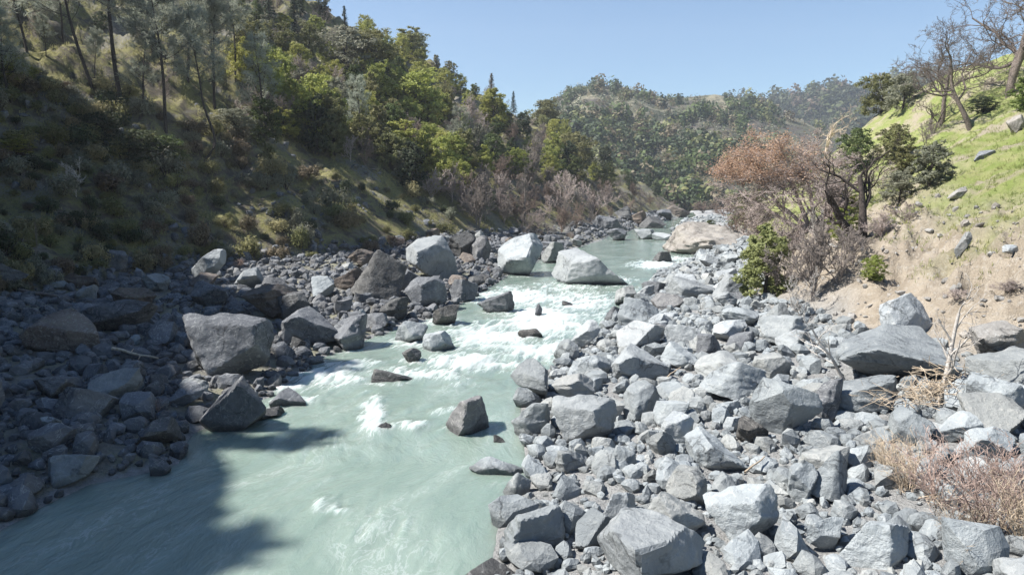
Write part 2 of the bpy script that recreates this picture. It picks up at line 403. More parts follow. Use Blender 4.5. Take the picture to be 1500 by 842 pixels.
warp = fbm(flow / 2.2, 3, 31) * 1.3
fl2 = flow + np.stack([warp, warp * 0.6, 0 * warp], -1)
w1 = 1 - np.abs(fbm(fl2 / 1.15, 4, 33)) * 2.2
w2 = fbm(fl2 / 0.34, 3, 35); w3 = fbm(flow / 4.5, 3, 36); w4 = fbm(flow / 0.9, 3, 37)
amp = np.clip(rap, 0, 1.2)
WZ = 0.05 * w3 + 0.035 * w4 + amp * (0.17 * w1 + 0.10 * w2 + 0.2 * w3) + 0.015 * w2
WZ = WZ - 0.10
foam_n = 0.62 * w1 + 0.5 * w2 + 0.3 * w3
foam = np.clip(rap * 1.02 + (foam_n - 0.35) * 0.62 * sstep(0.05, 0.5, rap) - 0.10, 0, 1.3)
shore = np.clip(np.minimum(x_ - wl, wr - x_), 0, 8)
WF = grid_faces(*WX.shape)
kf = keep[WF].any(1); WF = WF[kf]
used = np.unique(WF); remap = -np.ones(len(x_), np.int64); remap[used] = np.arange(len(used))
WV = np.stack([x_, y_, WZ], -1)[used]; WF = remap[WF]
t = NT('river_water')
fa = t.attr('foam'); fv = t.attr('flow'); sh = t.attr('shore')
v = fv.outputs['Vector']
mv = t.n('ShaderNodeMapping'); mv.inputs['Scale'].default_value = (1.0, 0.36, 1.0); t.l(v, mv.inputs['Vector']); v2 = mv.outputs[0]
s1 = t.noise(v, 1.6, 5, 0.65, 0.45); s2 = t.noise(v2, 4.2, 7, 0.72, 0.5); s4 = t.noise(v, 9.0, 4, 0.6, 0.3); s3 = t.noise(v, 0.35, 3, 0.5, 0.6)
base = t.mix(t.ramp(s3, 0.35, 0.65), (0.176, 0.232, 0.198), (0.212, 0.268, 0.230))
base = t.mix(t.ramp(sh.outputs['Fac'], 0.0, 1.6, 0.55, 0.0), base, (0.17, 0.20, 0.175))
ff = t.math('ADD', fa.outputs['Fac'], t.math('MULTIPLY', t.math('SUBTRACT', s2, 0.5), 2.1))
ff = t.math('MULTIPLY', t.ramp(ff, 0.20, 1.30), t.ramp(fa.outputs['Fac'], 0.02, 0.35))
lace = t.ramp(t.math('ABSOLUTE', t.math('SUBTRACT', s1, 0.5)), 0.0, 0.035, 0.32, 0.0)
lace = t.math('MULTIPLY', lace, t.ramp(s3, 0.45, 0.7))
ff = t.math('MAXIMUM', ff, lace)
colw = t.mix(t.math('MULTIPLY', ff, 0.93), base, (0.50, 0.53, 0.52))
rg = t.ramp(ff, 0, 0.8, 0.07, 0.6)
bb = t.bump(s2, 0.12, 0.10); bb = t.bump(s1, 0.35, 0.25, bb); bb = t.bump(s4, 0.25, 0.05, bb)
pr = t.principled(colw, rg, bb, 0.5); pr.inputs['IOR'].default_value = 1.33; pr.inputs['Subsurface Weight'].default_value = 0.75; pr.inputs['Subsurface Radius'].default_value = (0.8, 1.1, 1.0); pr.inputs['Subsurface Scale'].default_value = 0.9
M['water'] = t.done(pr.outputs[0])
river = link('river_water', mk_mesh('river_water', WV, WF, {'foam': ('FLOAT', 'POINT', foam[used]), 'flow': ('FLOAT_VECTOR', 'POINT', flow[used]), 'shore': ('FLOAT', 'POINT', shore[used])}, True, [M['water']]))
tag(river, kind='structure')

# ------------------------------------------------------------------ rocks
def rock_verts(seed, n, planes=16, spread=(0.55, 1.0), k=26.0, rough=0.05, ledge=0.05):
    rng = np.random.default_rng(seed)
    V, Fc = ico(n)
    N = rng.normal(size=(planes, 3)); N /= np.linalg.norm(N, axis=1, keepdims=True)
    h = rng.uniform(spread[0], spread[1], planes)
    base = np.array([[1, 0, 0], [-1, 0, 0], [0, 1, 0], [0, -1, 0], [0, 0, 1], [0, 0, -1]], float) + rng.normal(size=(6, 3)) * 0.48
    base /= np.linalg.norm(base, axis=1, keepdims=True)
    N = np.vstack([N, base]); h = np.concatenate([h, rng.uniform(0.68, 0.95, 6)])
    D = V @ N.T / h
    inv = (np.maximum(D, 0) ** k).sum(1) ** (1 / k)
    r = 1 / inv
    P = V * r[:, None]
    if rough > 0:
        q = P * 1.6 + seed * 3.1
        lo = fbm(q, 3, seed % 97)
        hi = fbm(P * 6.0 + seed, 4, seed % 89, 0.6)
        st = fbm(P * np.array([1.2, 1.2, 3.2]) * 1.3 + seed * 1.7, 2, seed % 71)
        st = np.floor(st * 5) / 5
        P = P * (1 + 1.6 * rough * lo + rough * 0.7 * hi + ledge * st)[:, None]
    return P, Fc

def finish_sharp(me, ang=32):
    me.polygons.foreach_set('use_smooth', np.ones(len(me.polygons), bool))
    try: me.set_sharp_from_angle(angle=R(ang))
    except Exception: pass
    return me

protos = []
for s in range(22):
    V, Fc = rock_verts(100 + s * 7, 5, planes=[6, 9, 11, 14][s % 4], k=[90, 60, 45][s % 3], rough=[0.028, 0.045, 0.035, 0.055][s % 4], ledge=[0.03, 0.06, 0.09][s % 3])
    ext = np.abs(V).max(0); mn, mx = V.min(0), V.max(0)
    V = (V - (mn + mx) / 2) / ((mx - mn) / 2)          # unit half extents
    protos.append(finish_sharp(mk_mesh('boulder', V, Fc, None, True, [M['rock_grey']])))
_rock_variants = {}
def rock_mesh(pi, mat):
    k = (pi, mat)
    if k not in _rock_variants:
        me = protos[pi % len(protos)].copy(); me.materials.clear(); me.materials.append(M[mat]); _rock_variants[k] = me
    return _rock_variants[k]

ANCH = {'rock': [], 'plant': []}       # named landmarks other labels lean on: (px, py, phrase)
AUTO = []                              # (object, what, list) labelled at the end
rocks_xy = []                          # (x, y, radius)

def boulder(px, by, w, h, mat, pi, label, phrase=None, rz=0.0, dep=0.9, tilt=(0, 0), sink=0.22, group=None, name='boulder', cat='boulder', zbase=None):
    """a boulder whose foot is seen at (px, by), w by h wide and high as surveyed from the photograph"""
    p = hit(px, by)
    if p.z < -0.05:                                     # stands in the river: meet the water level
        d = ray(px, by); k = (0 - CAMZ) / d.z; p = Vector((0, 0, CAMZ)) + d * k
    _, _, D = project(p.x, p.y, p.z)
    wm, hm = w * D / F, h * D / F
    full = hm * (1 + sink) + 0.05
    dm = wm * dep
    c = Vector((p.x, p.y + dm * 0.42, p.z - hm * sink + full / 2 - (0.35 if p.z <= 0.02 else 0)))
    full += (0.35 if p.z <= 0.02 else 0)
    c.z = p.z + hm - full / 2
    o = link(name, rock_mesh(pi, mat), None, c, (tilt[0], tilt[1], rz), (wm / 2 * 0.94, dm / 2 * 0.94, full / 2 * 0.96))
    tag(o, label, cat, group)
    rocks_xy.append((c.x, c.y, 0.5 * max(wm, dm) * 0.92))
    if phrase: ANCH['rock'].append((px, by - h / 2, phrase))
    return o

GL, GR, GW = 'big boulders on the left bank', 'big boulders on the right bank', 'boulders standing in the river'
B = boulder
B(870, 417, 124, 49, 'rock_pale', 3, 'huge pale whale-shaped boulder lying in the middle of the river', 'the whale-shaped river boulder', 0.0, 0.75, (0, 0.06), .1, GW)
B(636, 412, 98, 68, 'rock_pale', 0, 'tall pale faceted boulder rising above the dark boulders of the left bank', 'the tall pale left-bank boulder', 0.5, 0.8, (0, 0.2), .2, GL)
B(760, 404, 78, 62, 'rock_grey', 4, 'rounded grey boulder on left shore just upstream of the rapids', 'the rounded shore boulder', 1.2, 0.9, (0, 0), .15, GL)
B(550, 441, 86, 76, 'rock_dark', 8, 'blocky dark brown boulder beside the tall pale one', 'the blocky dark brown boulder', 0.2, 0.85, (0.0, 0.1), .15, GL)
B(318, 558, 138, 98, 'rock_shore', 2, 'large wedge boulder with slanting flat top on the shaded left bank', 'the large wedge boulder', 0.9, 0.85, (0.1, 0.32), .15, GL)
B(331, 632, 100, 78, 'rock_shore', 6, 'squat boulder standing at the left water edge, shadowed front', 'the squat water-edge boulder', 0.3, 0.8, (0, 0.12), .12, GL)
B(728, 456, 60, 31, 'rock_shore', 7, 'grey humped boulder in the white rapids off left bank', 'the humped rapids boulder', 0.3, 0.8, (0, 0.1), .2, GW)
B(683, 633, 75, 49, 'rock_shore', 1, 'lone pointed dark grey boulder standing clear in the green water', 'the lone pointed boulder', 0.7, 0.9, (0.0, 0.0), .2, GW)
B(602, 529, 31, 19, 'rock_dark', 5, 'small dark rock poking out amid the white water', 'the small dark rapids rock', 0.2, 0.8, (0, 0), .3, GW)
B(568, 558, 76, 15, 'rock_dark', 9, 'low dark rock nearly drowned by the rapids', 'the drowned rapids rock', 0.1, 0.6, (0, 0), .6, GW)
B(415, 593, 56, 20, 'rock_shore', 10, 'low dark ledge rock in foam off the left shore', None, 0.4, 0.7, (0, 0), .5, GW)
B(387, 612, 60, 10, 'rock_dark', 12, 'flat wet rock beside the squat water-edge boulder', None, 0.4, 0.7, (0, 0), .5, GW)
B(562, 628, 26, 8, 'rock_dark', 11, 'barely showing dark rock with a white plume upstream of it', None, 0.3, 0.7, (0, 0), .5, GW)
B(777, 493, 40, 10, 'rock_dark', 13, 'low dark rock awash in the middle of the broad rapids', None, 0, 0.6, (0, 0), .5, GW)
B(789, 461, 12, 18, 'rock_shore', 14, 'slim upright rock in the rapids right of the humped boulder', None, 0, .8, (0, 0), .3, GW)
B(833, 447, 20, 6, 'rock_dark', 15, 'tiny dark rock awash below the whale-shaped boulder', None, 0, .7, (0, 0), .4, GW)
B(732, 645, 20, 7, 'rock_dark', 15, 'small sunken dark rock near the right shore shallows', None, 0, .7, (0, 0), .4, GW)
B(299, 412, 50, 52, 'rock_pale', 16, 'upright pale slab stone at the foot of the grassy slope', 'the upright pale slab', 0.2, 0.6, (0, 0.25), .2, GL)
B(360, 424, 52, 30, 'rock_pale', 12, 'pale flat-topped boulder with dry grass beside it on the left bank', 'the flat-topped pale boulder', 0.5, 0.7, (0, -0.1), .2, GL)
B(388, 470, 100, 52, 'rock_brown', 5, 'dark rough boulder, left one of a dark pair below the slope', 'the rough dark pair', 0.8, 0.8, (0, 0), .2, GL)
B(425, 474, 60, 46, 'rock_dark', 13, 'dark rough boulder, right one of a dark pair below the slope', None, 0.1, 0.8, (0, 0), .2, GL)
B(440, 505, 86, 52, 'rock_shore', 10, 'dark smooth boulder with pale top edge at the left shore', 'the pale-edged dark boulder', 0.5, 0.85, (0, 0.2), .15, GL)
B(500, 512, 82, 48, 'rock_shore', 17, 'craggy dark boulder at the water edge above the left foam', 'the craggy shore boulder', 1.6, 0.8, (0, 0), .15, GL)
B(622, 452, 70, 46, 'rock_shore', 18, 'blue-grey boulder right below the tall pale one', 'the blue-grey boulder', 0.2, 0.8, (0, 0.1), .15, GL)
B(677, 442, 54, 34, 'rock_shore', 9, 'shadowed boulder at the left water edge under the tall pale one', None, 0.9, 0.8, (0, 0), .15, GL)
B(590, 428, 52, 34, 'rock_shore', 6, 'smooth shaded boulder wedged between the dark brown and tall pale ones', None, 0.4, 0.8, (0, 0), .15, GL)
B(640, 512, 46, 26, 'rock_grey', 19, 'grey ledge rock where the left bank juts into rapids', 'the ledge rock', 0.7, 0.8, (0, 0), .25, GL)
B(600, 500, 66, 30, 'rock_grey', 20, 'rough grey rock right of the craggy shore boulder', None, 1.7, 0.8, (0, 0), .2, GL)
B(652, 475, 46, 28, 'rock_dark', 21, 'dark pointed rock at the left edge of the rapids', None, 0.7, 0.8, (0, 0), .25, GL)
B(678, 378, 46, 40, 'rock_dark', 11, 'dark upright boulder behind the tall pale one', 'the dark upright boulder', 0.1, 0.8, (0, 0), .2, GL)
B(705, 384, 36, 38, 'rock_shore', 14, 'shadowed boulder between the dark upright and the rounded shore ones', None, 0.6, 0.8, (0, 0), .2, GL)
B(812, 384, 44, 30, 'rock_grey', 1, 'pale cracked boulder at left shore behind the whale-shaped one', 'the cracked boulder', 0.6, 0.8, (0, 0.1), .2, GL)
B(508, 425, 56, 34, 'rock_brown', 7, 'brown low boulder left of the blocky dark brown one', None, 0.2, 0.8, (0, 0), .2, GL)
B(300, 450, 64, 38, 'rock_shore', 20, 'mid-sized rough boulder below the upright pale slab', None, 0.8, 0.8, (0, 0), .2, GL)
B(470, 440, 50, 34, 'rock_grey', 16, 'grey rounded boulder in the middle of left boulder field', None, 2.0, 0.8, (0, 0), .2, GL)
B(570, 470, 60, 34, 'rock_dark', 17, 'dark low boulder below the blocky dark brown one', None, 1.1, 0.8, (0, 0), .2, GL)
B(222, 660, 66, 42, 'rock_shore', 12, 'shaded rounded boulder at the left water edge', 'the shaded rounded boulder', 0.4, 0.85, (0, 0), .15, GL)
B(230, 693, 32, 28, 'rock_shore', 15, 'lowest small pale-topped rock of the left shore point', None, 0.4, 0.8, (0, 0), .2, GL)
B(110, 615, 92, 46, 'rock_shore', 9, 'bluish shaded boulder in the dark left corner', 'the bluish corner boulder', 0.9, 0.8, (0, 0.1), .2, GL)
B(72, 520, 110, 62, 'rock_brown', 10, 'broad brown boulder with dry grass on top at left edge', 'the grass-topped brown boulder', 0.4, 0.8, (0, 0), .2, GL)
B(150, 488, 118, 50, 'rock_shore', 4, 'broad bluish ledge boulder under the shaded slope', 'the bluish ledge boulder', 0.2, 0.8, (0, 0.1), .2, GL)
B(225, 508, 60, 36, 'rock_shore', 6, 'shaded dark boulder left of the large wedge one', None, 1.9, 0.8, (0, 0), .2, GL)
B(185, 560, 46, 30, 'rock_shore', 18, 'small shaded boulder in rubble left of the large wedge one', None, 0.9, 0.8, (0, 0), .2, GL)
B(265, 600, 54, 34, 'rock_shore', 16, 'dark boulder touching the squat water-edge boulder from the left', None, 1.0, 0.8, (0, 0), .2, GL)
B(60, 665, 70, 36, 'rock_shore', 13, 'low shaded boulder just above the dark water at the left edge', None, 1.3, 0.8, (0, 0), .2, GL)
# right bank
B(788, 586, 78, 56, 'rock_grey', 0, 'faceted grey boulder with dark right side at the right waterline', 'the faceted waterline boulder', 1.1, 0.85, (0, 0.1), .15, GR)
B(780, 638, 68, 50, 'rock_grey', 17, 'grey boulder with shadowed cleft at the right waterline', 'the cleft waterline boulder', 0.2, 0.8, (0, 0), .15, GR)
B(857, 654, 104, 72, 'rock_pale', 2, 'large pale slab boulder leaning left beside the green water', 'the large leaning slab', 0.25, 0.7, (0.2, 0.12), .15, GR)
B(842, 606, 78, 56, 'rock_pale', 5, 'pale lumpy boulder behind the large leaning slab', None, 0.5, 0.8, (0, 0), .15, GR)
B(757, 723, 42, 30, 'rock_grey', 8, 'small square block standing in the right shallows', 'the small square block', 0.3, 0.8, (0, 0.1), .15, GR)
B(730, 692, 94, 18, 'rock_grey', 20, 'long flat slab lying low in the right shallows', 'the long flat slab', -0.05, 0.35, (0, 0.05), .5, GW)
B(952, 872, 168, 112, 'rock_pale', 4, 'big tent-shaped pale boulder at the bottom edge of the picture', 'the tent-shaped boulder', 0.6, 0.9, (0.25, 0.55), .15, GR)
B(782, 815, 108, 62, 'rock_grey', 1, 'broad grey boulder at waterline near the bottom of picture', 'the broad bottom boulder', 0.3, 0.8, (0, 0), .15, GR)
B(712, 862, 122, 20, 'rock_dark', 10, 'wet dark ledge rock in the water at bottom edge', 'the wet ledge rock', 0.1, 0.6, (0, 0), .3, GR)
B(868, 806, 74, 54, 'rock_grey', 6, 'grey boulder between the broad bottom boulder and tent-shaped one', None, 0.8, 0.8, (0, 0), .15, GR)
B(905, 782, 84, 62, 'rock_pale', 9, 'rounded pale boulder above and left of the tent-shaped one', 'the rounded pale boulder', 1.4, 0.8, (0, 0), .15, GR)
B(1054, 692, 98, 54, 'rock_grey', 3, 'greenish grey tilted block in the middle of right bank', 'the greenish tilted block', -0.3, 0.8, (0.1, -0.25), .15, GR)
B(1084, 584, 96, 52, 'rock_grey', 8, 'squared pale block with dark shaded right face', 'the squared pale block', 0.35, 0.8, (0, 0.05), .15, GR)
B(1152, 642, 104, 86, 'rock_grey', 0, 'tall triangular boulder, largest above the twin upright blocks', 'the tall triangular boulder', 2.2, 0.75, (0.25, 0.5), .12, GR)
B(1215, 620, 56, 66, 'rock_shore', 17, 'dark-faced boulder right of the tall triangular one', None, 0.9, 0.8, (0, 0), .15, GR)
B(1184, 742, 48, 66, 'rock_grey', 11, 'left one of the twin upright blocks, leaning left', 'the twin upright blocks', 0.2, 0.9, (0, -0.12), .12, GR)
B(1224, 738, 52, 78, 'rock_grey', 8, 'right one of the twin upright blocks, bright left face', None, 0.75, 0.9, (0, 0.1), .12, GR)
B(1100, 800, 112, 78, 'rock_grey', 2, 'big block with dark overhung right end near the bottom', 'the big overhung block', 0.2, 0.8, (0, -0.1), .15, GR)
B(1278, 612, 140, 60, 'rock_grey', 7, 'long low boulder with deep shadow under its front', 'the long low boulder', 0.15, 0.7, (0, 0), .15, GR)
B(1478, 552, 110, 80, 'rock_tan', 5, 'tan rounded boulder at right edge with tree shadow on it', 'the tan boulder', 0.7, 0.8, (0, 0), .15, GR)
B(1484, 612, 100, 62, 'rock_grey', 3, 'grey slab boulder cut by the right picture edge', None, 0.2, 0.8, (0, -0.2), .15, GR)
B(1334, 500, 84, 70, 'rock_pale', 19, 'smooth pale stone slab leaning on the eroded tan bank', 'the pale bank slab', 0.4, 0.5, (-0.3, 0), .2, GR)
B(932, 560, 92, 50, 'rock_pale', 10, 'pale broad boulder behind the faceted waterline boulder', 'the pale broad boulder', 0.4, 0.8, (0, 0.1), .15, GR)
B(860, 512, 42, 42, 'rock_pale', 16, 'pale pointed boulder at the right edge of the rapids', 'the pale pointed boulder', 0.5, 0.8, (0, 0), .2, GR)
B(945, 616, 62, 56, 'rock_grey', 14, 'upright cracked boulder right of the large leaning slab', None, 0.5, 0.8, (0, 0.15), .15, GR)
B(995, 655, 60, 46, 'rock_pale', 13, 'pale block left of the greenish tilted block', None, 0.9, 0.8, (0, 0), .15, GR)
B(1105, 650, 66, 34, 'rock_dark', 20, 'dark flat wedge rock below the squared pale block', 'the dark wedge rock', 0.6, 0.7, (0, 0.3), .15, GR)
B(1000, 790, 90, 60, 'rock_grey', 15, 'grey slanting boulder right of the tent-shaped one', None, 0.6, 0.8, (0, 0.2), .15, GR)
B(1010, 742, 80, 50, 'rock_grey', 18, 'broad grey boulder below the greenish tilted block', None, 1.6, 0.8, (0, 0), .15, GR)
B(1300, 828, 120, 62, 'rock_grey', 9, 'wide flat boulder at bottom edge left of the red thicket', 'the wide flat boulder', 0.9, 0.8, (0, 0), .15, GR)
B(1215, 812, 60, 52, 'rock_grey', 21, 'greenish block below the twin upright blocks', None, 0.3, 0.8, (0, 0), .15, GR)
B(1345, 655, 70, 52, 'rock_grey', 12, 'dark-fronted boulder below the huge flat slab', None, 1.5, 0.8, (0, 0), .15, GR)
B(1425, 605, 80, 50, 'rock_grey', 6, 'smooth grey boulder right below the huge flat slab', None, 0.5, 0.8, (0, 0), .15, GR)
B(1470, 678, 82, 46, 'rock_grey', 11, 'grey boulder at the right edge above the red thicket', None, 0.5, 0.8, (0, 0), .15, GR)
B(1415, 655, 60, 46, 'rock_grey', 16, 'square grey boulder above the red thicket', None, 0.2, 0.8, (0, 0), .15, GR)
B(1135, 560, 58, 40, 'rock_grey', 13, 'grey boulder between the squared pale block and the tan bank', None, 0.2, 0.8, (0, 0), .15, GR)
B(1150, 505, 70, 40, 'rock_grey', 1, 'grey boulder under the yellow-green willow', None, 2.2, 0.8, (0, 0), .15, GR)
B(1070, 500, 62, 30, 'rock_pale', 4, 'pale flat boulder on upper right bank below the willow', None, 0.6, 0.8, (0, 0), .15, GR)
B(935, 512, 92, 38, 'rock_pale', 6, 'low bright boulder right of the pale pointed boulder', None, 0.9, 0.8, (0, 0), .15, GR)
B(1000, 540, 60, 34, 'rock_grey', 7, 'grey boulder above the squared pale block', None, 2.9, 0.8, (0, 0), .15, GR)
B(900, 470, 26, 22, 'rock_shore', 8, 'small dark square rock at the right edge of upper rapids', None, 0.4, 0.8, (0, 0), .2, GR)
B(920, 446, 52, 26, 'rock_grey', 12, 'grey rock in shallow water right below the whale-shaped boulder', None, 0.4, 0.8, (0, 0), .2, GR)
B(972, 384, 34, 16, 'rock_dark', 1, 'dark triangular rock in the upper river bend', 'the dark triangular rock', 0.4, 0.8, (0, 0), .2, GW)
B(1020, 440, 70, 34, 'rock_pale', 15, 'pale bedrock hump on right bank opposite the whale-shaped boulder', 'the bedrock hump', 0.4, 0.9, (0, 0), .2, GR)
B(947, 350, 30, 16, 'rock_pale', 2, 'pale leaning rock on the far left shore', 'the pale leaning rock', 0.4, 0.9, (0, 0.2), .2, GL)
B(905, 352, 36, 18, 'rock_shore', 5, 'dark rock on far left shore above the upper river', None, 0.1, 0.9, (0, 0), .2, GL)
B(932, 330, 44, 22, 'rock_brown', 7, 'brown craggy rock mound at the far bend of river', None, 0.1, 0.9, (0, 0), .2, GL)
B(893, 340, 46, 24, 'rock_shore', 3, 'grey craggy rock at the left end of far bank rocks', None, 0.5, .9, (0, .1), .2, GL)
B(915, 322, 40, 20, 'rock_dark', 8, 'dark rock topping the far bank mound', None, 1.5, .9, (0, .1), .2, GL)
B(958, 334, 42, 18, 'rock_dark', 6, 'dark low rock where the upper river disappears', None, 2.5, .9, (0, .1), .2, GL)
B(975, 322, 40, 16, 'rock_shore', 12, 'grey rock closing the far river bend', None, .2, .9, (0, .1), .2, GL)
B(995, 318, 44, 16, 'rock_brown', 15, 'brownish rock behind the far river bend, left of the tan ledge', None, 1.2, .9, (0, .1), .2, GL)
B(970, 352, 34, 12, 'rock_pale', 10, 'pale low rock at the right edge of the upper river', None, 1.8, .8, (0, .1), .3, GW)
# stones on the grass slope
B(1414, 372, 22, 34, 'rock_pale', 16, 'pale upright stone stuck in the green slope', 'the pale upright stone', 0.3, 0.6, (0, 0.1), .25, 'stones on the green slope', 'stone', 'stone')
B(1486, 370, 26, 12, 'rock_pale', 14, 'small white stone lying on the green slope at right edge', None, 0.2, 0.7, (0, 0.3), .2, 'stones on the green slope', 'stone', 'stone')
B(1443, 232, 34, 11, 'rock_shore', 10, 'long grey slanted outcrop high on the green slope', 'the grey slanted outcrop', 0.0, 0.5, (0, -0.5), .25, 'stones on the green slope', 'stone', 'stone')
B(1408, 290, 36, 13, 'rock_tan', 5, 'brownish weathered outcrop below the grey slanted one', None, 0.1, 0.5, (0, -0.55), .25, 'stones on the green slope', 'stone', 'stone')
B(1494, 192, 26, 24, 'rock_tan', 2, 'rough brownish outcrop under the tallest bare oak', None, 0.3, 0.7, (0, -0.2), .25, 'stones on the green slope', 'stone', 'stone')

# huge flat overhanging slab
V, Fc = rock_verts(777, 6, 10, (0.8, 1.0), 34, 0.03, 0.05)
mn, mx = V.min(0), V.max(0); V = (V - (mn + mx) / 2) / ((mx - mn) / 2)
V[:, 2] = np.where(V[:, 2] > 0, V[:, 2] * 0.8, V[:, 2]); low = np.clip(-V[:, 2], 0, 1)
V[:, 0] *= 1 - 0.35 * low ** 1.5; V[:, 1] = V[:, 1] + 0.55 * low * np.clip(-V[:, 1], 0, 1)
me = finish_sharp(mk_mesh('slab_boulder', V, Fc, None, True, [M['rock_grey']]))
p = hit(1340, 566)
_, _, D = project(p.x, p.y, p.z)
o = link('boulder', me, None, (p.x, p.y + 2.2, p.z + 0.95), (0.05, 0.02, -0.02), (96 * D / F, 2.9, 40 * D / F))
tag(o, 'huge flat grey slab with overhanging dark front under the tan bank', 'boulder', GR)
ANCH['rock'].append((1340, 530, 'the huge flat slab')); rocks_xy.append((p.x, p.y + 2.2, 2.7)); rocks_xy.append((p.x - 1.8, p.y + 2.2, 2)); rocks_xy.append((p.x + 1.8, p.y + 2.2, 2))

# far ledge outcrop on the right of the bend
M['rock_ledge'] = rock_mat('rock_ledge', (0.25, 0.238, 0.22), (0.17, 0.16, 0.148), (0.32, 0.308, 0.29), 0.6)
V, Fc = rock_verts(901, 6, 24, (0.7, 1.0), 16, 0.10, 0.07)
mn, mx = V.min(0), V.max(0); V = (V - (mn + mx) / 2) / ((mx - mn) / 2)
V[:, 2] += 0.05 * np.floor(5 * fbm(V * np.array([1, 1, 4]) * 1.2, 2, 3)) / 2
V *= (1 + 0.06 * fbm(V * 4, 4, 8))[:, None]
me = finish_sharp(mk_mesh('ledge', V, Fc, None, True, [M['rock_ledge']]), 40)
p = hit(1052, 366); D = project(p.x, p.y, p.z)[2]
o = link('rock_outcrop', me, None, (p.x + 2, p.y + 13, 0.3), (0, 0.03, 0.1), (86 * D / F, 15, 44 * D / F))
tag(o, 'broad tan bedrock ledge rising on the right of river bend', 'rock outcrop'); ANCH['rock'].append((1050, 340, 'the tan bedrock ledge'))
rocks_xy.append((p.x + 2, p.y + 13, 10))

# white collars and tails where the current meets the standing rocks
fo = foam[used].copy(); ux, uy = WV[:, 0], WV[:, 1]; nzf = fb2(ux, uy, 0.5, 3, 44)
for (a, b, q) in rocks_xy:
    if q > 9 or not (np.interp(b, YL, XL) - 1.5 < a < np.interp(b, YR, XR) + 1.5): continue
    d_ = np.hypot(ux - a, uy - b); tail = np.exp(-((ux - a + 0.22 * (uy - b)) / (q * .7)) ** 2) * (uy < b) * np.exp(-np.maximum(b - uy, 0) / (q * 2.2))
    k_ = 0.28 + 0.5 * float(np.interp(b, [20, 30, 38, 90], [0.0, .25, 1, 1]))
    fo = np.maximum(fo, np.clip(k_ * (0.75 * np.exp(-((d_ - q * 1.02) / (0.28 + 0.08 * q)) ** 2) + 0.55 * tail) * (0.8 + 0.7 * nzf), 0, 1))
sh_ = shore[used]; fo = np.maximum(fo, np.clip(0.30 * np.exp(-(sh_ / 0.5) ** 2) * (0.6 + 1.2 * nzf), 0, .5))
river.data.attributes['foam'].data.foreach_set('value', fo.astype(np.float32))

# ---- scattered boulders: sizes from large to small, dart throwing over both banks
rng = np.random.default_rng(5)
cell = {}
def reg(x, y, r):
    cell.setdefault((int(x // 4), int(y // 4)), []).append((x, y, r))
def free(x, y, r, tol):
    k = int(r // 4) + 2
    for i in range(int(x // 4) - k, int(x // 4) + k + 1):
        for j in range(int(y // 4) - k, int(y // 4) + k + 1):
            for (a, b, q) in cell.get((i, j), ()):
                if (a - x) ** 2 + (b - y) ** 2 < ((r + q) * tol) ** 2: return False
    return True
for a in rocks_xy: reg(*a)
for (px, py) in [(1330, 735), (1400, 760), (1460, 780), (1420, 720), (1500, 760)]:
    p = hit(px, py); reg(p.x, p.y, 0.9)
big = [];
def bank_y(side, v):
    return v
def try_place(r, tol, n_try, side_w=(0.42, 0.58), ymin=14, ymax=240, far_bias=1.0, edge=0.0):
    for _ in range(n_try):
        y = ymin + (ymax - ymin) * rng.random() ** far_bias
        left = rng.random() < side_w[0]
        if left:
            a, b = np.interp(y, YFL, XFL) - 2.0, np.interp(y, YL, XL) + 0.5
        else:
            a, b = np.interp(y, YR, XR) - 0.4, np.interp(y, YFR, XFR) + 1.0
        x = a + (b - a) * rng.random()
        px, py, D = project(x, y, 1.0)
        if not (-60 < px < 1560 and py < 920): continue
        if free(x, y, r, tol): return x, y, left
    return None
def add_rock_object(x, y, r, left):
    z = zat(x, y)
    pi = int(rng.integers(0, len(protos)))
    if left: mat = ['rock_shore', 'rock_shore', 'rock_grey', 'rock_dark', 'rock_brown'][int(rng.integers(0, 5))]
    else: mat = ['rock_grey', 'rock_grey', 'rock_pale', 'rock_pale', 'rock_shore', 'rock_grey'][int(rng.integers(0, 6))]
    sz = r * rng.uniform(0.5, 0.95)
    s = (r * rng.uniform(0.85, 1.15), r * rng.uniform(0.75, 1.1), sz)
    o = link('boulder', rock_mesh(pi, mat), None, (x, y, max(z, -0.2) + sz * 0.5), (rng.normal(0, 0.28), rng.normal(0, 0.28), rng.uniform(0, 6.3)), s)
    w = {'rock_shore': 'slate grey', 'rock_grey': 'grey', 'rock_dark': 'dark', 'rock_brown': 'brownish', 'rock_pale': 'pale', 'rock_tan': 'tan-tinged'}[mat]
    px, py, D = project(x, y, z + sz)
    AUTO.append((o, 'rock', w, float(px), float(py), float(r * F / D)))
    o['category'] = 'boulder'; o['group'] = 'loose boulders of the left bank' if left else 'loose boulders of the right bank'
    reg(x, y, r)
cands = []
for i in range(212):
    r = 1.0 * (1 - i / 212) ** 1.4 + 0.44
    q = try_place(r, 0.86, 60, (0.45, 0.55), 15, 150, 1.6)
    if q: add_rock_object(q[0], q[1], r, q[2])

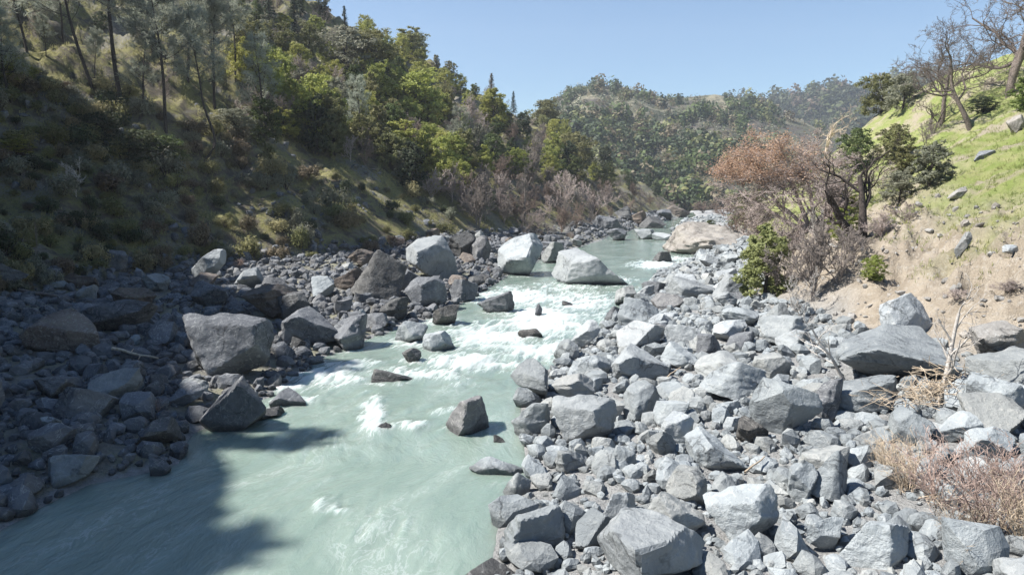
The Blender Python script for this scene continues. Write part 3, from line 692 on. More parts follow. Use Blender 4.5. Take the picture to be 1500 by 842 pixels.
# ---- countless small rubble as one object
RUB_V, RUB_F, RUB_A, RUB_M = [], [], [], []
temps1 = []
for s in range(12):
    V, Fc = rock_verts(500 + s * 3, 2, 9, (0.6, 1.0), 30, 0.05, 0.0); temps1.append((V, Fc))
temps0 = []
for s in range(10):
    V, Fc = rock_verts(700 + s * 3, 1, 8, (0.6, 1.0), 20, 0.04, 0.0); temps0.append((V, Fc))
off = 0
def rubble(x, y, z, r, shade):
    global off
    V, Fc = (temps1 if r > 0.26 else temps0)[int(rng.integers(0, 10))]
    a, b, c = rng.uniform(0, 6.28, 3)
    Rm = np.array(Matrix.Rotation(a, 3, 'Z') @ Matrix.Rotation(b * 0.2, 3, 'X'))
    P = (V * (rng.uniform(0.75, 1.3, 3) * np.array([1, 1, 0.75])) * r) @ Rm.T + np.array([x, y, z])
    RUB_V.append(P); RUB_F.append(Fc + off); off += len(P)
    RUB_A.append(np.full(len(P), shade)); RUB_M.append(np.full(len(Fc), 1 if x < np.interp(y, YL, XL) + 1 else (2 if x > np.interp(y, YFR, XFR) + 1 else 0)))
for i in range(9500):
    r = 0.17 + 0.46 * rng.random() ** 1.5
    q = try_place(r, 0.70, 5, (0.42, 0.58), 14, 130, 1.7)
    if q:
        z = zat(q[0], q[1]); rubble(q[0], q[1], max(z, -0.15) + r * 0.3, r, rng.random()); reg(q[0], q[1], r)
for i in range(9000):
    r = 0.06 + 0.17 * rng.random() ** 1.5
    y = 14 + 75 * rng.random() ** 1.8
    left = rng.random() < 0.42
    a, b = (np.interp(y, YFL, XFL) - 2, np.interp(y, YL, XL)) if left else (np.interp(y, YR, XR) - 0.3, np.interp(y, YFR, XFR) + 1)
    x = a + (b - a) * rng.random(); z = zat(x, y)
    if z > -0.3: rubble(x, y, z + r * 0.35, r, rng.random())
for i in range(1500):        # far banks: coarser
    r = 0.3 + 0.7 * rng.random() ** 2.5
    y = 110 + 190 * rng.random()
    left = rng.random() < 0.6
    a, b = (np.interp(y, YFL, XFL) - 1, np.interp(y, YL, XL)) if left else (np.interp(y, YR, XR) - 0.5, np.interp(y, YFR, XFR) + 1)
    x = a + (b - a) * rng.random(); z = zat(x, y); rubble(x, y, max(z, 0) + r * 0.25, r, rng.random())
for i in range(1500):        # broken rock down the left slope
    y = 48 + 75 * rng.random(); d = 34 * rng.random() ** 1.4; x = np.interp(y, YFL, XFL) - d
    nzs = float(fb2(np.array([x * .5]), np.array([y + .4 * x]), 7.0, 3, 63)[0])
    if nzs < 0.12: continue
    r = 0.12 + 0.55 * rng.random() ** 3; rubble(x, y, zat(x, y) + r * 0.15, r, rng.random())
for i in range(800):        # clods and stones on the eroded bank and slope
    y = 30 + 45 * rng.random(); x = np.interp(y, YFR, XFR) + rng.random() ** 1.5 * 14
    r = 0.06 + 0.24 * rng.random() ** 3; rubble(x, y, zat(x, y) + r * 0.2, r, rng.random())
me = mk_mesh('rubble', np.vstack(RUB_V), np.vstack(RUB_F), {'var': ('FLOAT', 'POINT', np.concatenate(RUB_A))}, False, [M['rock_grey'], M['rock_shore'], M['rock_tan']], np.concatenate(RUB_M))
ru = link('rubble', me); tag(ru, 'countless small grey stones filling the gaps between the boulders', 'rubble', None, 'stuff')

# ================================================================== vegetation
class Tubes:
    def __init__(s): s.V, s.F, s.n = [], [], 0
    def add(s, pts, rad, k=4):
        pts = np.asarray(pts, float); rad = np.asarray(rad, float); m = len(pts)
        tg = np.gradient(pts, axis=0); tg /= np.linalg.norm(tg, axis=1, keepdims=True) + 1e-9
        ref = np.where(np.abs(tg[:, 2:3]) > 0.9, np.array([[1.0, 0, 0]]), np.array([[0, 0, 1.0]]))
        u = np.cross(tg, ref); u /= np.linalg.norm(u, axis=1, keepdims=True) + 1e-9
        w = np.cross(tg, u)
        a = np.arange(k) * 2 * np.pi / k
        ring = pts[:, None, :] + rad[:, None, None] * (np.cos(a)[None, :, None] * u[:, None, :] + np.sin(a)[None, :, None] * w[:, None, :])
        s.V.append(ring.reshape(-1, 3))
        i = np.arange(m - 1)[:, None] * k + np.arange(k)[None, :]
        j = np.arange(m - 1)[:, None] * k + (np.arange(k)[None, :] + 1) % k
        s.F.append(np.stack([i, j, j + k, i + k], -1).reshape(-1, 4) + s.n)
        s.n += m * k
    def mesh(s, name, mat):
        return mk_mesh(name, np.vstack(s.V), np.vstack(s.F), None, True, [mat] if mat else [])

def norm(v): return v / (np.linalg.norm(v) + 1e-9)

def grow(rng, tb, p, d, L, r, lvl, P, tips, taper=0.45):
    maxl = len(P['n'])
    seg = P.get('seg', [7, 6, 5, 4, 3, 3])[lvl]
    pts, rad = [p], [r]
    g = P['gnarl'][lvl]; up = P['up'][lvl]
    end_r = r * (taper if lvl < maxl else 0.35)
    for i in range(seg):
        d = norm(d + rng.normal(0, g, 3) + np.array([0, 0, up]))
        p = p + d * L / seg; pts.append(p); rad.append(r + (end_r - r) * (i + 1) / seg)
    tb.add(pts, rad, 7 if lvl == 0 else (5 if lvl == 1 else 3))
    if lvl >= maxl:
        tips.append((p, d)); return
    n = P['n'][lvl]
    for j in range(n):
        t = P['start'][lvl] + (1 - P['start'][lvl]) * (j + rng.random() * 0.7) / n
        if j == n - 1: t = 1.0
        k = min(int(t * seg), seg - 1); f = t * seg - k
        q = pts[k] + (pts[k + 1] - pts[k]) * f; rr = rad[k] + (rad[k + 1] - rad[k]) * f
        dd = norm(pts[k + 1] - pts[k])
        ang = P['ang'][lvl] * rng.uniform(0.7, 1.3) * (0.6 if j == n - 1 else 1)
        ax = norm(np.cross(dd, norm(rng.normal(size=3))))
        nd = norm(dd * math.cos(ang) + ax * math.sin(ang))
        grow(rng, tb, q, nd, L * P['ratio'][lvl] * rng.uniform(0.7, 1.15) * (1.15 - 0.4 * t), max(rr * P.get('rr', 0.62), P['min']), lvl + 1, P, tips, taper)

def quads(C, N, size, rng, aspect=1.0, jitter=0.8):
    """leaf quads at C facing roughly along N"""
    n = len(C); N = N + rng.normal(0, jitter, (n, 3)); N /= np.linalg.norm(N, axis=1, keepdims=True) + 1e-9
    A = np.cross(N, rng.normal(size=(n, 3))); A /= np.linalg.norm(A, axis=1, keepdims=True) + 1e-9
    Bv = np.cross(N, A)
    s = size * rng.uniform(0.6, 1.3, (n, 1))
    a, b = A * s, Bv * s * aspect
    V = np.stack([C - a * 0.9 - b * 0.3, C - b * 0.8 + a * 0.1, C + a, C + b * 0.8 - a * 0.1], 1).reshape(-1, 3)
    return V, np.arange(n * 4).reshape(-1, 4)

def needles(C, D, length, width, rng):
    n = len(C); A = np.cross(D, rng.normal(size=(n, 3))); A /= np.linalg.norm(A, axis=1, keepdims=True) + 1e-9
    l = length * rng.uniform(0.7, 1.2, (n, 1)); w = A * width
    V = np.stack([C - w, C + w, C + D * l + w * 0.4, C + D * l - w * 0.4], 1).reshape(-1, 3)
    return V, np.arange(n * 4).reshape(-1, 4)

def leafmesh(name, parts, rng, var=None, mat=None):
    V = np.vstack([p[0] for p in parts]); o = 0; Fs = []
    for p in parts: Fs.append(p[1] + o); o += len(p[0])
    nf = len(V) // 4
    if var is None: var = rng.random(nf)
    return mk_mesh(name, V, np.vstack(Fs), {'var': ('FLOAT', 'POINT', np.repeat(np.clip(var, 0, 1), 4))}, False, [mat] if mat else [])

def sph(rng, n):
    v = rng.normal(size=(n, 3)); return v / np.linalg.norm(v, axis=1, keepdims=True)

def broadleaf(seed, h=7.0, wid=2.6, lobes=13, leaves=7600, size=0.17, low=0.06, cone=0.0):
    """crown of many ragged leaf clumps on limbs; returns trunk mesh, crown mesh"""
    rng = np.random.default_rng(seed); tb = Tubes()
    cen = []
    for i in range(lobes):
        zz = low + (1 - low) * (i + 0.5) / lobes; zz = min(zz * rng.uniform(0.85, 1.12), 0.97)
        prof = (math.sin(math.pi * min(max((zz - low * 0.3) / (1.03 - low * 0.3), 0.03), 0.98)) ** 0.5) * (1 - cone) + cone * (1 - zz) * 1.5
        if zz < 0.45: prof = max(prof, 0.78)
        a = i * 2.4 + rng.uniform(-0.6, 0.6); rr = wid * prof * rng.uniform(0.35, 0.85)
        cen.append((np.array([rr * math.cos(a), rr * math.sin(a), h * zz]), wid * rng.uniform(0.36, 0.58) * (0.65 + 0.35 * prof)))
    trunk = [np.array([0, 0, -0.6]), np.array([rng.normal(0, .1), rng.normal(0, .1), h * 0.2]), np.array([rng.normal(0, .25), rng.normal(0, .25), h * 0.5]), np.array([rng.normal(0, .3), rng.normal(0, .3), h * 0.88])]
    tb.add(trunk, [h * .024, h * .02, h * .013, h * .004], 6)
    for c, r in cen:
        z0 = c[2] * rng.uniform(0.4, 0.7); f = z0 / h
        q = np.array([np.interp(z0, [t_[2] for t_ in trunk], [t_[k] for t_ in trunk]) for k in range(3)])
        m = (q + c) / 2 + np.array([0, 0, -0.06 * h]) + rng.normal(0, .12, 3)
        tb.add([q, m, c], [h * .009, h * .006, h * .002], 4)
    parts = []; vs = []
    per = leaves // lobes
    for c, r in cen:
        ns = 9
        sub = c + sph(rng, ns) * r * rng.uniform(0.45, 1.0, (ns, 1)) * np.array([1, 1, 0.85])
        for sc_ in sub:
            m = per // ns
            rs = r * rng.uniform(0.28, 0.5)
            d = sph(rng, m); rad = rs * rng.random((m, 1)) ** 0.4 * rng.uniform(0.6, 1.25, (m, 1))
            C = sc_ + d * rad * np.array([1, 1, 0.8])
            N = norm_rows((C - c) * 0.6 + d * rs + np.array([0, 0, 0.35 * rs]))
            parts.append(quads(C, N, size, rng, 0.62, 0.55)); vs.append(np.clip(rng.normal(rng.uniform(0.2, 0.8), 0.22, m), 0, 1))
    return tb.mesh('trunk', M['bark_dark']), leafmesh('crown', parts, rng, np.concatenate(vs))
def norm_rows(v): return v / (np.linalg.norm(v, axis=1, keepdims=True) + 1e-9)

def shrub_mesh(seed, leaves=1500, size=0.062):
    rng = np.random.default_rng(seed); parts = []; vs = []
    nl = 8
    for i in range(nl):
        a = rng.uniform(0, 6.3); rr = rng.uniform(0, 0.6)
        c = np.array([rr * math.cos(a), rr * math.sin(a), rng.uniform(0.2, 0.6)]); r = rng.uniform(0.25, 0.42)
        m = leaves // nl; d = sph(rng, m)
        C = c + d * r * rng.random((m, 1)) ** 0.45 * rng.uniform(0.7, 1.3, (m, 1)); C[:, 2] = np.abs(C[:, 2])
        parts.append(quads(C, d + np.array([0, 0, 0.4]), size, rng, 0.55, 0.6)); vs.append(np.clip(rng.normal(rng.uniform(0.2, 0.8), 0.25, m), 0, 1))
    tb = Tubes()
    for i in range(10):
        d = norm(np.array([rng.normal(0, .6), rng.normal(0, .6), 1])); tb.add([[0, 0, -0.15], d * 0.35, d * 0.75], [.02, .015, .005], 3)
    return tb.mesh('stem', M['bark_dark']), leafmesh('foliage', parts, rng, np.concatenate(vs))

def pine(seed, h=11.0, fork=False, curve=None, crown0=0.42, spread=0.24, leafy=1.0, r0=0.125):
    rng = np.random.default_rng(seed); tb = Tubes(); parts = []; vs = []
    lean = rng.normal(0, 0.045, 2)
    zs = np.linspace(0, 1, 12 if curve is None else 26)
    def stem(dx, dy, h_, z0=0.0, q0=None, r=r0):
        pts = []
        ph = rng.uniform(0, 6.3)
        for z in zs:
            w = 0.018 * h_ * math.sin(z * 5 + ph)
            pts.append(np.array([dx * z * h_ + w, dy * z * h_ + 0.5 * w, z * h_]))
        pts = np.array(pts) - pts[0]
        if curve is not None: pts[:, 0] += h_ * np.interp(zs, curve[0], curve[1])
        pts[0, 2] -= 0.8
        if q0 is not None: pts = pts + q0
        tb.add(pts, np.interp(zs, [0, 0.5, 1], [r, r * 0.62, r * 0.12]), 7)
        return pts
    stems = [stem(lean[0], lean[1], h)]
    if fork:
        q = stems[0][3]; stems.append(stem(lean[0] + 0.16 * (1 if seed % 2 else -1), lean[1] + 0.04, h * 0.70, q0=q, r=r0 * 0.7))
    tufts = []
    for P in stems:
        nb = int(30 * leafy)
        for i in range(nb):
            t = crown0 + (1 - crown0) * (i + rng.random()) / nb
            q = np.array([np.interp(t, zs, P[:, k]) for k in range(3)])
            L = h * spread * (1.15 - 0.75 * ((t - crown0) / (1 - crown0)) ** 1.5) * rng.uniform(0.5, 1.1)
            a = rng.uniform(0, 6.3); el = rng.uniform(0.1, 0.8)
            d = np.array([math.cos(a) * math.cos(el), math.sin(a) * math.cos(el), math.sin(el)])
            pts = [q]
            for s in range(4):
                d = norm(d + rng.normal(0, 0.14, 3) + np.array([0, 0, 0.1])); pts.append(pts[-1] + d * L / 4)
            tb.add(pts, np.linspace(r0 * 0.2, 0.012, 5), 3)
            for s in (2, 3, 4):
                for k in range(3 if s < 4 else 4):
                    dd = norm(d + rng.normal(0, 0.55, 3)); l2 = rng.uniform(0.15, 0.35) * L
                    e = pts[s] + dd * l2; tb.add([pts[s], e], [0.014, 0.008], 3); tufts.append((e, dd)); 
                    if k % 2: tufts.append((pts[s] + dd * l2 * 0.5, dd))
    for e, dd in tufts:
        m = 13; D = norm_rows(sph(rng, m) + dd * 0.6); C = e + rng.normal(0, 0.10, (m, 3))
        parts.append(needles(C, D, 0.34, 0.018, rng)); vs.append(np.clip(rng.normal(rng.uniform(0.25, 0.75), 0.2, m), 0, 1))
    return tb.mesh('trunk', M['bark_dark']), leafmesh('crown', parts, rng, np.concatenate(vs))

def conifer(seed, h=13.0, wid=2.3, dead=False):
    rng = np.random.default_rng(seed); tb = Tubes(); parts = []
    tb.add([[0, 0, -0.8], [0.05, 0, h * .5], [0, 0.05, h]], [h * .017, h * .01, .02], 6)
    z = h * (0.1 if not dead else 0.25)
    while z < h * 0.99:
        f = 1 - z / h
        for i in range(8 if not dead else 5):
            a = rng.uniform(0, 6.3); L = wid * (f ** 0.8) * rng.uniform(0.6, 1.15) * (0.55 if dead else 1) + 0.12
            p0 = np.array([0, 0, z + rng.uniform(-.15, .15)]); d = np.array([math.cos(a), math.sin(a), rng.uniform(-0.35, 0.12)])
            p1 = p0 + d * L * 0.6; p2 = p0 + d * L + np.array([0, 0, 0.08 * L])
            tb.add([p0, p1, p2], [.03, .02, .008], 3)
            if dead:
                if rng.random() < .6: tb.add([p1, p1 + norm(rng.normal(size=3)) * L * .3], [.014, .006], 3)
                continue
            m = int(6 + 11 * L / wid * 1.2); s = rng.random((m, 1)) ** 0.7
            C = p0 + (p2 - p0) * s + rng.normal(0, 0.13, (m, 3)) + np.array([0, 0, -.08])
            parts.append(quads(C, np.tile([0, 0, 1.0], (m, 1)) + d * 0.3, 0.24, rng, 0.5, 0.45))
        z += h * 0.032 if not dead else h * 0.03
    return tb.mesh('trunk', M['bark_dark'] if not dead else M['twig_grey']), (leafmesh('crown', parts, rng) if parts else None)

BARE = dict(n=[6, 6, 5, 5], start=[0.15, 0.2, 0.2, 0.2], ang=[0.65, 0.7, 0.7, 0.7], ratio=[0.62, 0.58, 0.55, 0.5], gnarl=[0.10, 0.16, 0.2, 0.25, 0.3], up=[0.05, 0.10, 0.10, 0.06, 0.04], min=0.026, seg=[6, 5, 4, 3, 2])
def bare(seed, h=6.0, P=BARE, r=0.12, stems=1, dirs=None):
    rng = np.random.default_rng(seed); tb = Tubes(); tips = []
    for s in range(stems):
        d = np.array([rng.normal(0, 0.28 if stems > 1 else 0.06), rng.normal(0, 0.28 if stems > 1 else .06), 1.0]) if dirs is None else np.array(dirs[s], float)
        grow(rng, tb, np.array([0, 0, -0.3]), norm(d), h * 0.62, r, 0, P, tips)
    return tb, tips

OAK = dict(n=[6, 5, 5, 5, 4], start=[0.38, 0.25, 0.2, 0.15, 0.1], ang=[0.85, 0.75, 0.75, 0.8, 0.8], ratio=[0.72, 0.62, 0.55, 0.5, 0.5], gnarl=[0.10, 0.26, 0.32, 0.34, 0.36, 0.35], up=[0.03, 0.06, 0.05, 0.03, 0.02, 0.02], min=0.014, seg=[8, 7, 5, 4, 3, 2], rr=0.60)
def with_mat(me, mat):
    k = (me.name, mat)
    if k not in _rock_variants:
        c = me.copy(); c.materials.clear(); c.materials.append(M[mat]); _rock_variants[k] = c
    return _rock_variants[k]

def tree(name, parts, loc, scale=1.0, rz=0.0, label=None, cat='tree', group=None, phrase=None, tilt=(0, 0)):
    """parts: list of (part name, mesh); an Empty at the foot parents them"""
    e = bpy.data.objects.new(name, None); COL.objects.link(e)
    e.location = loc; e.rotation_euler = (tilt[0], tilt[1], rz); e.scale = scale if hasattr(scale, '__len__') else (scale,) * 3
    for pn, me in parts:
        if me is not None: link(pn, me, e)
    tag(e, label, cat, group)
    return e

def at(px, py):
    p = hit(px, py)
    if p is None:
        d = ray(px, py); p = Vector((0, 0, CAMZ)) + d * 150; p.z = zat(p.x, p.y)
    return p, project(p.x, p.y, p.z)[2]

print('protos...')
BL = [broadleaf(11 + i, h=7.0, wid=[2.7, 3.1, 2.4, 2.9, 3.4, 2.1, 2.7][i], lobes=[18, 20, 17, 22, 20, 16, 20][i], cone=[0.1, 0, 0.5, 0.25, 0, 0.6, 0.3][i]) for i in range(7)]
SH = [shrub_mesh(61 + i) for i in range(6)]
PN = [pine(31, 11, True, spread=.2), pine(32, 11, False), pine(33, 10, True), pine(34, 9, False, crown0=0.3), pine(36, 8, False, None, 0.25, .26)]
CF = [conifer(41, 13, 2.4), conifer(42, 13, 2.0), conifer(43, 13, 2.8)]
SNAG = conifer(47, 13, 2.2, True)
BT = []
for i in range(5):
    tb, _ = bare(71 + i, 6.0, BARE, 0.09, stems=[1, 3, 2, 4, 3][i]) if i in (0,) else bare(71 + i, 6.0, dict(BARE, n=[5, 5, 5, 4]), 0.07, stems=[1, 3, 2, 4, 3][i])
    BT.append(tb.mesh('branches', M['twig_grey']))
THK = []
for i in range(4):
    tb, _ = bare(91 + i, 1.6, dict(BARE, n=[4, 4, 3], ang=[0.45, 0.5, 0.55], gnarl=[.08, .12, .16, .2], min=0.005, up=[.02, .01, 0, 0]), 0.012, stems=10)
    THK.append(tb.mesh('twigs', M['twig_red']))

# ---- hero pines of the left slope: base px, py, height px, proto, tilt
GP = 'grey-green pines on the left slope'
def hero_pine(px, py, hpx, pi, label, phrase=None, tilt=0.0, rz=0.0, own=None, wid=1.0):
    p, D = at(px, py); tr, cr = own or PN[pi]
    h0 = {0: 11, 1: 11, 2: 10, 3: 9, 4: 8}.get(pi, 10)
    s = hpx * D / F / h0
    o = tree('pine_tree', [('trunk', tr), ('crown', with_mat(cr, 'needle_grey'))], p, (s * wid, s * wid, s), rz, label, 'tree', GP, None, (0, tilt))
    if phrase: ANCH['plant'].append((px, py - hpx * 0.4, phrase))
    return o
hero_pine(138, 138, 240, 1, 'leaning dark-trunked pine left of the forked pine', 'the leaning dark-trunked pine', -0.20, 0.4)
hero_pine(179, 153, 300, 0, 'tall forked pine with two dark stems on the left slope', 'the tall forked pine', -0.10, 0.2)
hero_pine(209, 168, 120, 3, 'thin young pine between the forked and the tallest straight pine', 'the thin young pine', 0.1, 1.0)
hero_pine(243, 192, 215, 1, 'tallest straight pine with silvery crown in the middle of the slope', 'the tallest straight pine', 0.02, 2.2, wid=1.1)
JP = pine(38, 10, False, ([0, .05, .11, .17, .24, .32, .42, .7, 1], [0, .05, .085, .095, .07, .035, .0, -.02, -.04]), 0.5, 0.2, 0.8, 0.10)
hero_pine(292, 243, 215, 9, 'thin pine with J-curved lower trunk', 'the J-curved pine', -0.03, 0.0, own=JP)
hero_pine(314, 158, 165, 2, 'silvery forked pine behind the J-curved one', 'the silvery forked pine', -0.06, 0.9)
hero_pine(383, 196, 135, 4, 'small slender silvery pine alone right of the other pines', 'the small slender pine', 0.02, 0.3, wid=.9)
hero_pine(40, 78, 150, 3, 'pale pine near the top left corner', 'the top-left pine', -0.1, 0.7)
hero_pine(275, 120, 150, 3, 'silvery pine crown behind the tallest straight pine', None, 0.05, 1.7)
hero_pine(345, 120, 140, 1, 'grey pine upslope of the small slender pine', None, 0.0, 2.9)
hero_pine(92, 62, 110, 4, 'hazy grey pine upslope of the leaning one', None, 0.0, .9)
hero_pine(225, 92, 120, 4, 'round-topped grey pine behind the forked pine', None, 0.0, 1.9)
hero_pine(15, 150, 130, 4, 'dim grey pine at the left picture edge', None, 0.1, 2.9)
hero_pine(527, 205, 88, 4, 'silver-blue pine beside the big lime-green bay tree', 'the silver-blue pine', 0.0, 0.4, wid=.9)
hero_pine(675, 232, 70, 4, 'pale grey pine among the lime bay trees mid slope', None, 0.0, 1.4)

# ---- hero leafy trees on the left slope
GB = 'bay and oak trees of the left hillside'
def hero_leaf(px, py, wpx, hpx, pi, mat, label, phrase=None, name='leafy_tree', group=GB, cat='tree', rz=0.0):
    p, D = at(px, py); tr, cr = BL[pi]
    sw = wpx * D / F / ({0: 2.6, 1: 3.1, 2: 2.2, 3: 2.8, 4: 3.4, 5: 2.0, 6: 2.6}[pi] * 2.0); sh = hpx * D / F / 7.2
    o = tree(name, [('trunk', tr), ('crown', with_mat(cr, mat))], p, (sw, sw, sh), rz, label, cat, group)
    if phrase: ANCH['plant'].append((px, py - hpx * 0.5, phrase))
    return o
hero_leaf(462, 205, 80, 88, 1, 'leaf_lime', 'big round lime-green bay tree at the edge of open slope', 'the big round lime tree')
hero_leaf(505, 120, 110, 78, 4, 'leaf_grey', 'large grey-green oak above the big round lime tree', 'the large grey-green oak')
hero_leaf(415, 200, 40, 45, 2, 'leaf_lime', 'small lime tree left of the big round one', None)
hero_leaf(440, 205, 36, 36, 5, 'leaf_grey', 'small grey-green tree in front of the big round lime tree', None)
hero_leaf(590, 240, 70, 60, 0, 'leaf_lime', 'yellow-green bay tree left of the spire-shaped one', None)
hero_leaf(622, 250, 26, 68, 5, 'leaf_lime', 'narrow spire-shaped lime tree in mid slope', 'the spire-shaped lime tree')
hero_leaf(610, 175, 90, 70, 3, 'leaf_lime', 'broad yellow-green tree above the spire-shaped one', 'the broad yellow-green tree')
hero_leaf(660, 260, 60, 62, 6, 'leaf_lime', 'yellow-green tree right of the spire-shaped one', None)
hero_leaf(560, 230, 40, 50, 2, 'leaf_olive', 'olive tree beside the silver-blue pine', None)
hero_leaf(755, 262, 44, 40, 1, 'leaf_bright', 'bright green low tree amid grey bare trees', 'the bright green low tree')
hero_leaf(722, 190, 50, 60, 2, 'leaf_lime', 'tall lime tree near the ridge snag', None)
hero_leaf(545, 95, 80, 50, 3, 'leaf_olive', 'olive-yellow tree on the upper slope', None)
hero_leaf(600, 88, 60, 44, 0, 'leaf_olive', 'olive tree near the skyline left of the ridge firs', None)
hero_leaf(840, 245, 70, 50, 4, 'leaf_olive', 'olive oak where the ridge drops toward the river', 'the olive ridge oak')
hero_leaf(800, 190, 46, 44, 3, 'leaf_olive', 'olive oak on the ridge right of the dead snag', None)

hero_leaf(205, 240, 84, 46, 1, 'leaf_dark', 'dark green bush mass under the tall forked pine', 'the dark bush mass', 'leafy_bush', GB, 'bush')
hero_leaf(245, 235, 60, 36, 4, 'leaf_green', 'dark green bush at the foot of the tallest straight pine', None, 'leafy_bush', GB, 'bush')
hero_leaf(150, 205, 60, 40, 4, 'leaf_dark', 'dark bush under the leaning dark-trunked pine', None, 'leafy_bush', GB, 'bush')
hero_leaf(345, 195, 60, 36, 3, 'leaf_grey', 'grey-green bush between the silvery forked and small slender pines', None, 'leafy_bush', GB, 'bush')
hero_leaf(20, 120, 60, 40, 3, 'leaf_lime', 'yellow-green bush at the left picture edge upslope', None, 'leafy_bush', GB, 'bush')
hero_leaf(25, 225, 50, 26, 0, 'leaf_lime', 'low yellow-green bush at the left picture edge', None, 'leafy_bush', GB, 'bush')
# ---- conifers
GC = 'dark firs on the left ridge'
def fir(px, py, hpx, pi, label, phrase=None, wid=1.0, rz=0.0, mat='needle_dark'):
    p, D = at(px, py); s = hpx * D / F / 13
    o = tree('fir_tree', [('trunk', CF[pi][0]), ('crown', with_mat(CF[pi][1], mat))], p, (s * wid, s * wid, s), rz, label, 'tree', GC)
    if phrase: ANCH['plant'].append((px, py - hpx * .5, phrase))
fir(432, 56, 68, 0, 'tall dark fir, the right one of the pair at top of slope', 'the right dark fir', 1.15)
fir(395, 52, 78, 2, 'tall dark fir, the left one of the pair at top of slope', 'the left dark fir', 0.9)
fir(598, 62, 40, 0, 'dark fir peeping over the skyline, highest on the ridge', 'the skyline fir')
fir(626, 78, 26, 1, 'small thin fir on the ridge right of the skyline fir', None)
fir(640, 86, 30, 1, 'thin dark fir, third along the ridge from the left', None)
fir(651, 98, 34, 0, 'bushy dark fir, fourth along the ridge from left', None)
fir(678, 118, 52, 2, 'broad blue-green fir standing clear on the ridge', 'the broad ridge fir')
fir(720, 148, 40, 2, 'brownish fir left of the dead snag on ridge', None, 1.2, 0, 'leaf_brown')
fir(735, 152, 44, 0, 'dusky fir just left of dead snag', None, 1.2, 0, 'leaf_brown')
fir(752, 168, 34, 2, 'low dark fir at the foot of the dead snag', None)
fir(372, 90, 40, 1, 'dark fir below the pair in shade', None)
p, D = at(769, 176); s = 76 * D / F / 13
tree('dead_tree', [('trunk', SNAG[0])], p, (s * 1.7, s * 1.7, s * 1.1), 0, 'tall dead snag with stubby bare branches on the ridge', 'tree'); ANCH['plant'].append((769, 140, 'the dead snag'))
p, D = at(510, 30); s = 40 * D / F / 13
tree('dead_tree', [('trunk', SNAG[0])], p, (s * .7, s * .7, s), 1, 'thin dead snag at the top of picture', 'tree')

# ---- bare trees and thickets, left
GT = 'bare trees at the foot of the left hillside'
def bare_tree(px, py, wpx, hpx, pi, mat, label, phrase=None, name='bare_tree', group=GT, cat='tree', rz=0.0, tilt=0.0):
    p, D = at(px, py); s = hpx * D / F / 6.6; w = wpx * D / F / 5.5
    o = tree(name, [('branches', with_mat(BT[pi], mat))], p, (w, w, s), rz, label, cat, group, None, (0, tilt))
    if phrase: ANCH['plant'].append((px, py - hpx * .5, phrase))
    return o
bare_tree(700, 335, 80, 90, 3, 'twig_grey', 'wide grey bare tree spreading at the foot of left hillside', 'the wide grey bare tree')
bare_tree(757, 325, 48, 52, 1, 'twig_brown', 'rusty brown bare tree below the bright green one', 'the rusty bare tree')
bare_tree(770, 345, 40, 40, 4, 'twig_grey', 'pale bare shrub tree behind the rounded shore boulder', None)
bare_tree(800, 348, 50, 34, 2, 'twig_grey', 'pale bare shrub tree left of the cracked boulder', None)
bare_tree(780, 270, 60, 80, 3, 'twig_grey', 'silvery grey bare tree right of the bright green one', 'the silvery bare tree')
bare_tree(825, 310, 60, 70, 4, 'twig_mauve', 'mauve grey bare tree on the lower ridge', None)
bare_tree(870, 318, 50, 56, 1, 'twig_mauve', 'mauve bare tree above the far river bank', None)
bare_tree(685, 195, 50, 60, 3, 'twig_mauve', 'pinkish bare tree amid green trees below the ridge firs', None)
bare_tree(112, 288, 50, 68, 2, 'bark_white', 'small white bare sapling on the shaded open slope', 'the white sapling', 'bare_sapling', 'saplings')
bare_tree(56, 378, 8, 70, 0, 'twig_grey', 'thin pale pole of a dead sapling in left shade', None, 'dead_sapling', 'saplings')
bare_tree(350, 395, 30, 18, 3, 'twig_red', 'small reddish twig bush behind the flat-topped pale boulder', None, 'twig_bush', None, 'bush')
bare_tree(583, 365, 40, 20, 3, 'twig_mauve', 'mauve twig bush behind the blocky dark brown boulder', None, 'twig_bush', None, 'bush')

def poly_in(px, py, poly):
    c = False; n = len(poly)
    for i in range(n):
        x1, y1 = poly[i]; x2, y2 = poly[(i + 1) % n]
        if (y1 > py) != (y2 > py) and px < (x2 - x1) * (py - y1) / (y2 - y1) + x1: c = not c
    return c
FOREST = [(380, 215), (340, 60), (300, -30), (530, -30), (600, 75), (660, 115), (770, 180), (860, 225), (950, 262), (1060, 292), (1060, 312), (985, 316), (900, 322), (850, 345), (740, 335), (690, 318), (640, 300), (560, 250), (470, 225)]
SLOPE = [(-40, 120), (60, 110), (200, 150), (420, 235), (560, 265), (700, 335), (640, 350), (560, 368), (480, 385), (380, 392), (290, 385), (180, 405), (-40, 440)]
UPPER = [(-40, -30), (310, -30), (345, 60), (385, 215), (200, 150), (60, 110), (-40, 120)]
placed = []
def spaced(px, py, d):
    for a, b in placed:
        if abs(a - px) < d and abs(b - py) < d * 0.62: return False
    placed.append((px, py)); return True
rng = np.random.default_rng(23)
def auto(o, kind, w, px, py, size, cat, group):
    o['category'] = cat; o['group'] = group; AUTO.append((o, kind, w, px, py, size))
nl_ = nb_ = nc2 = 0
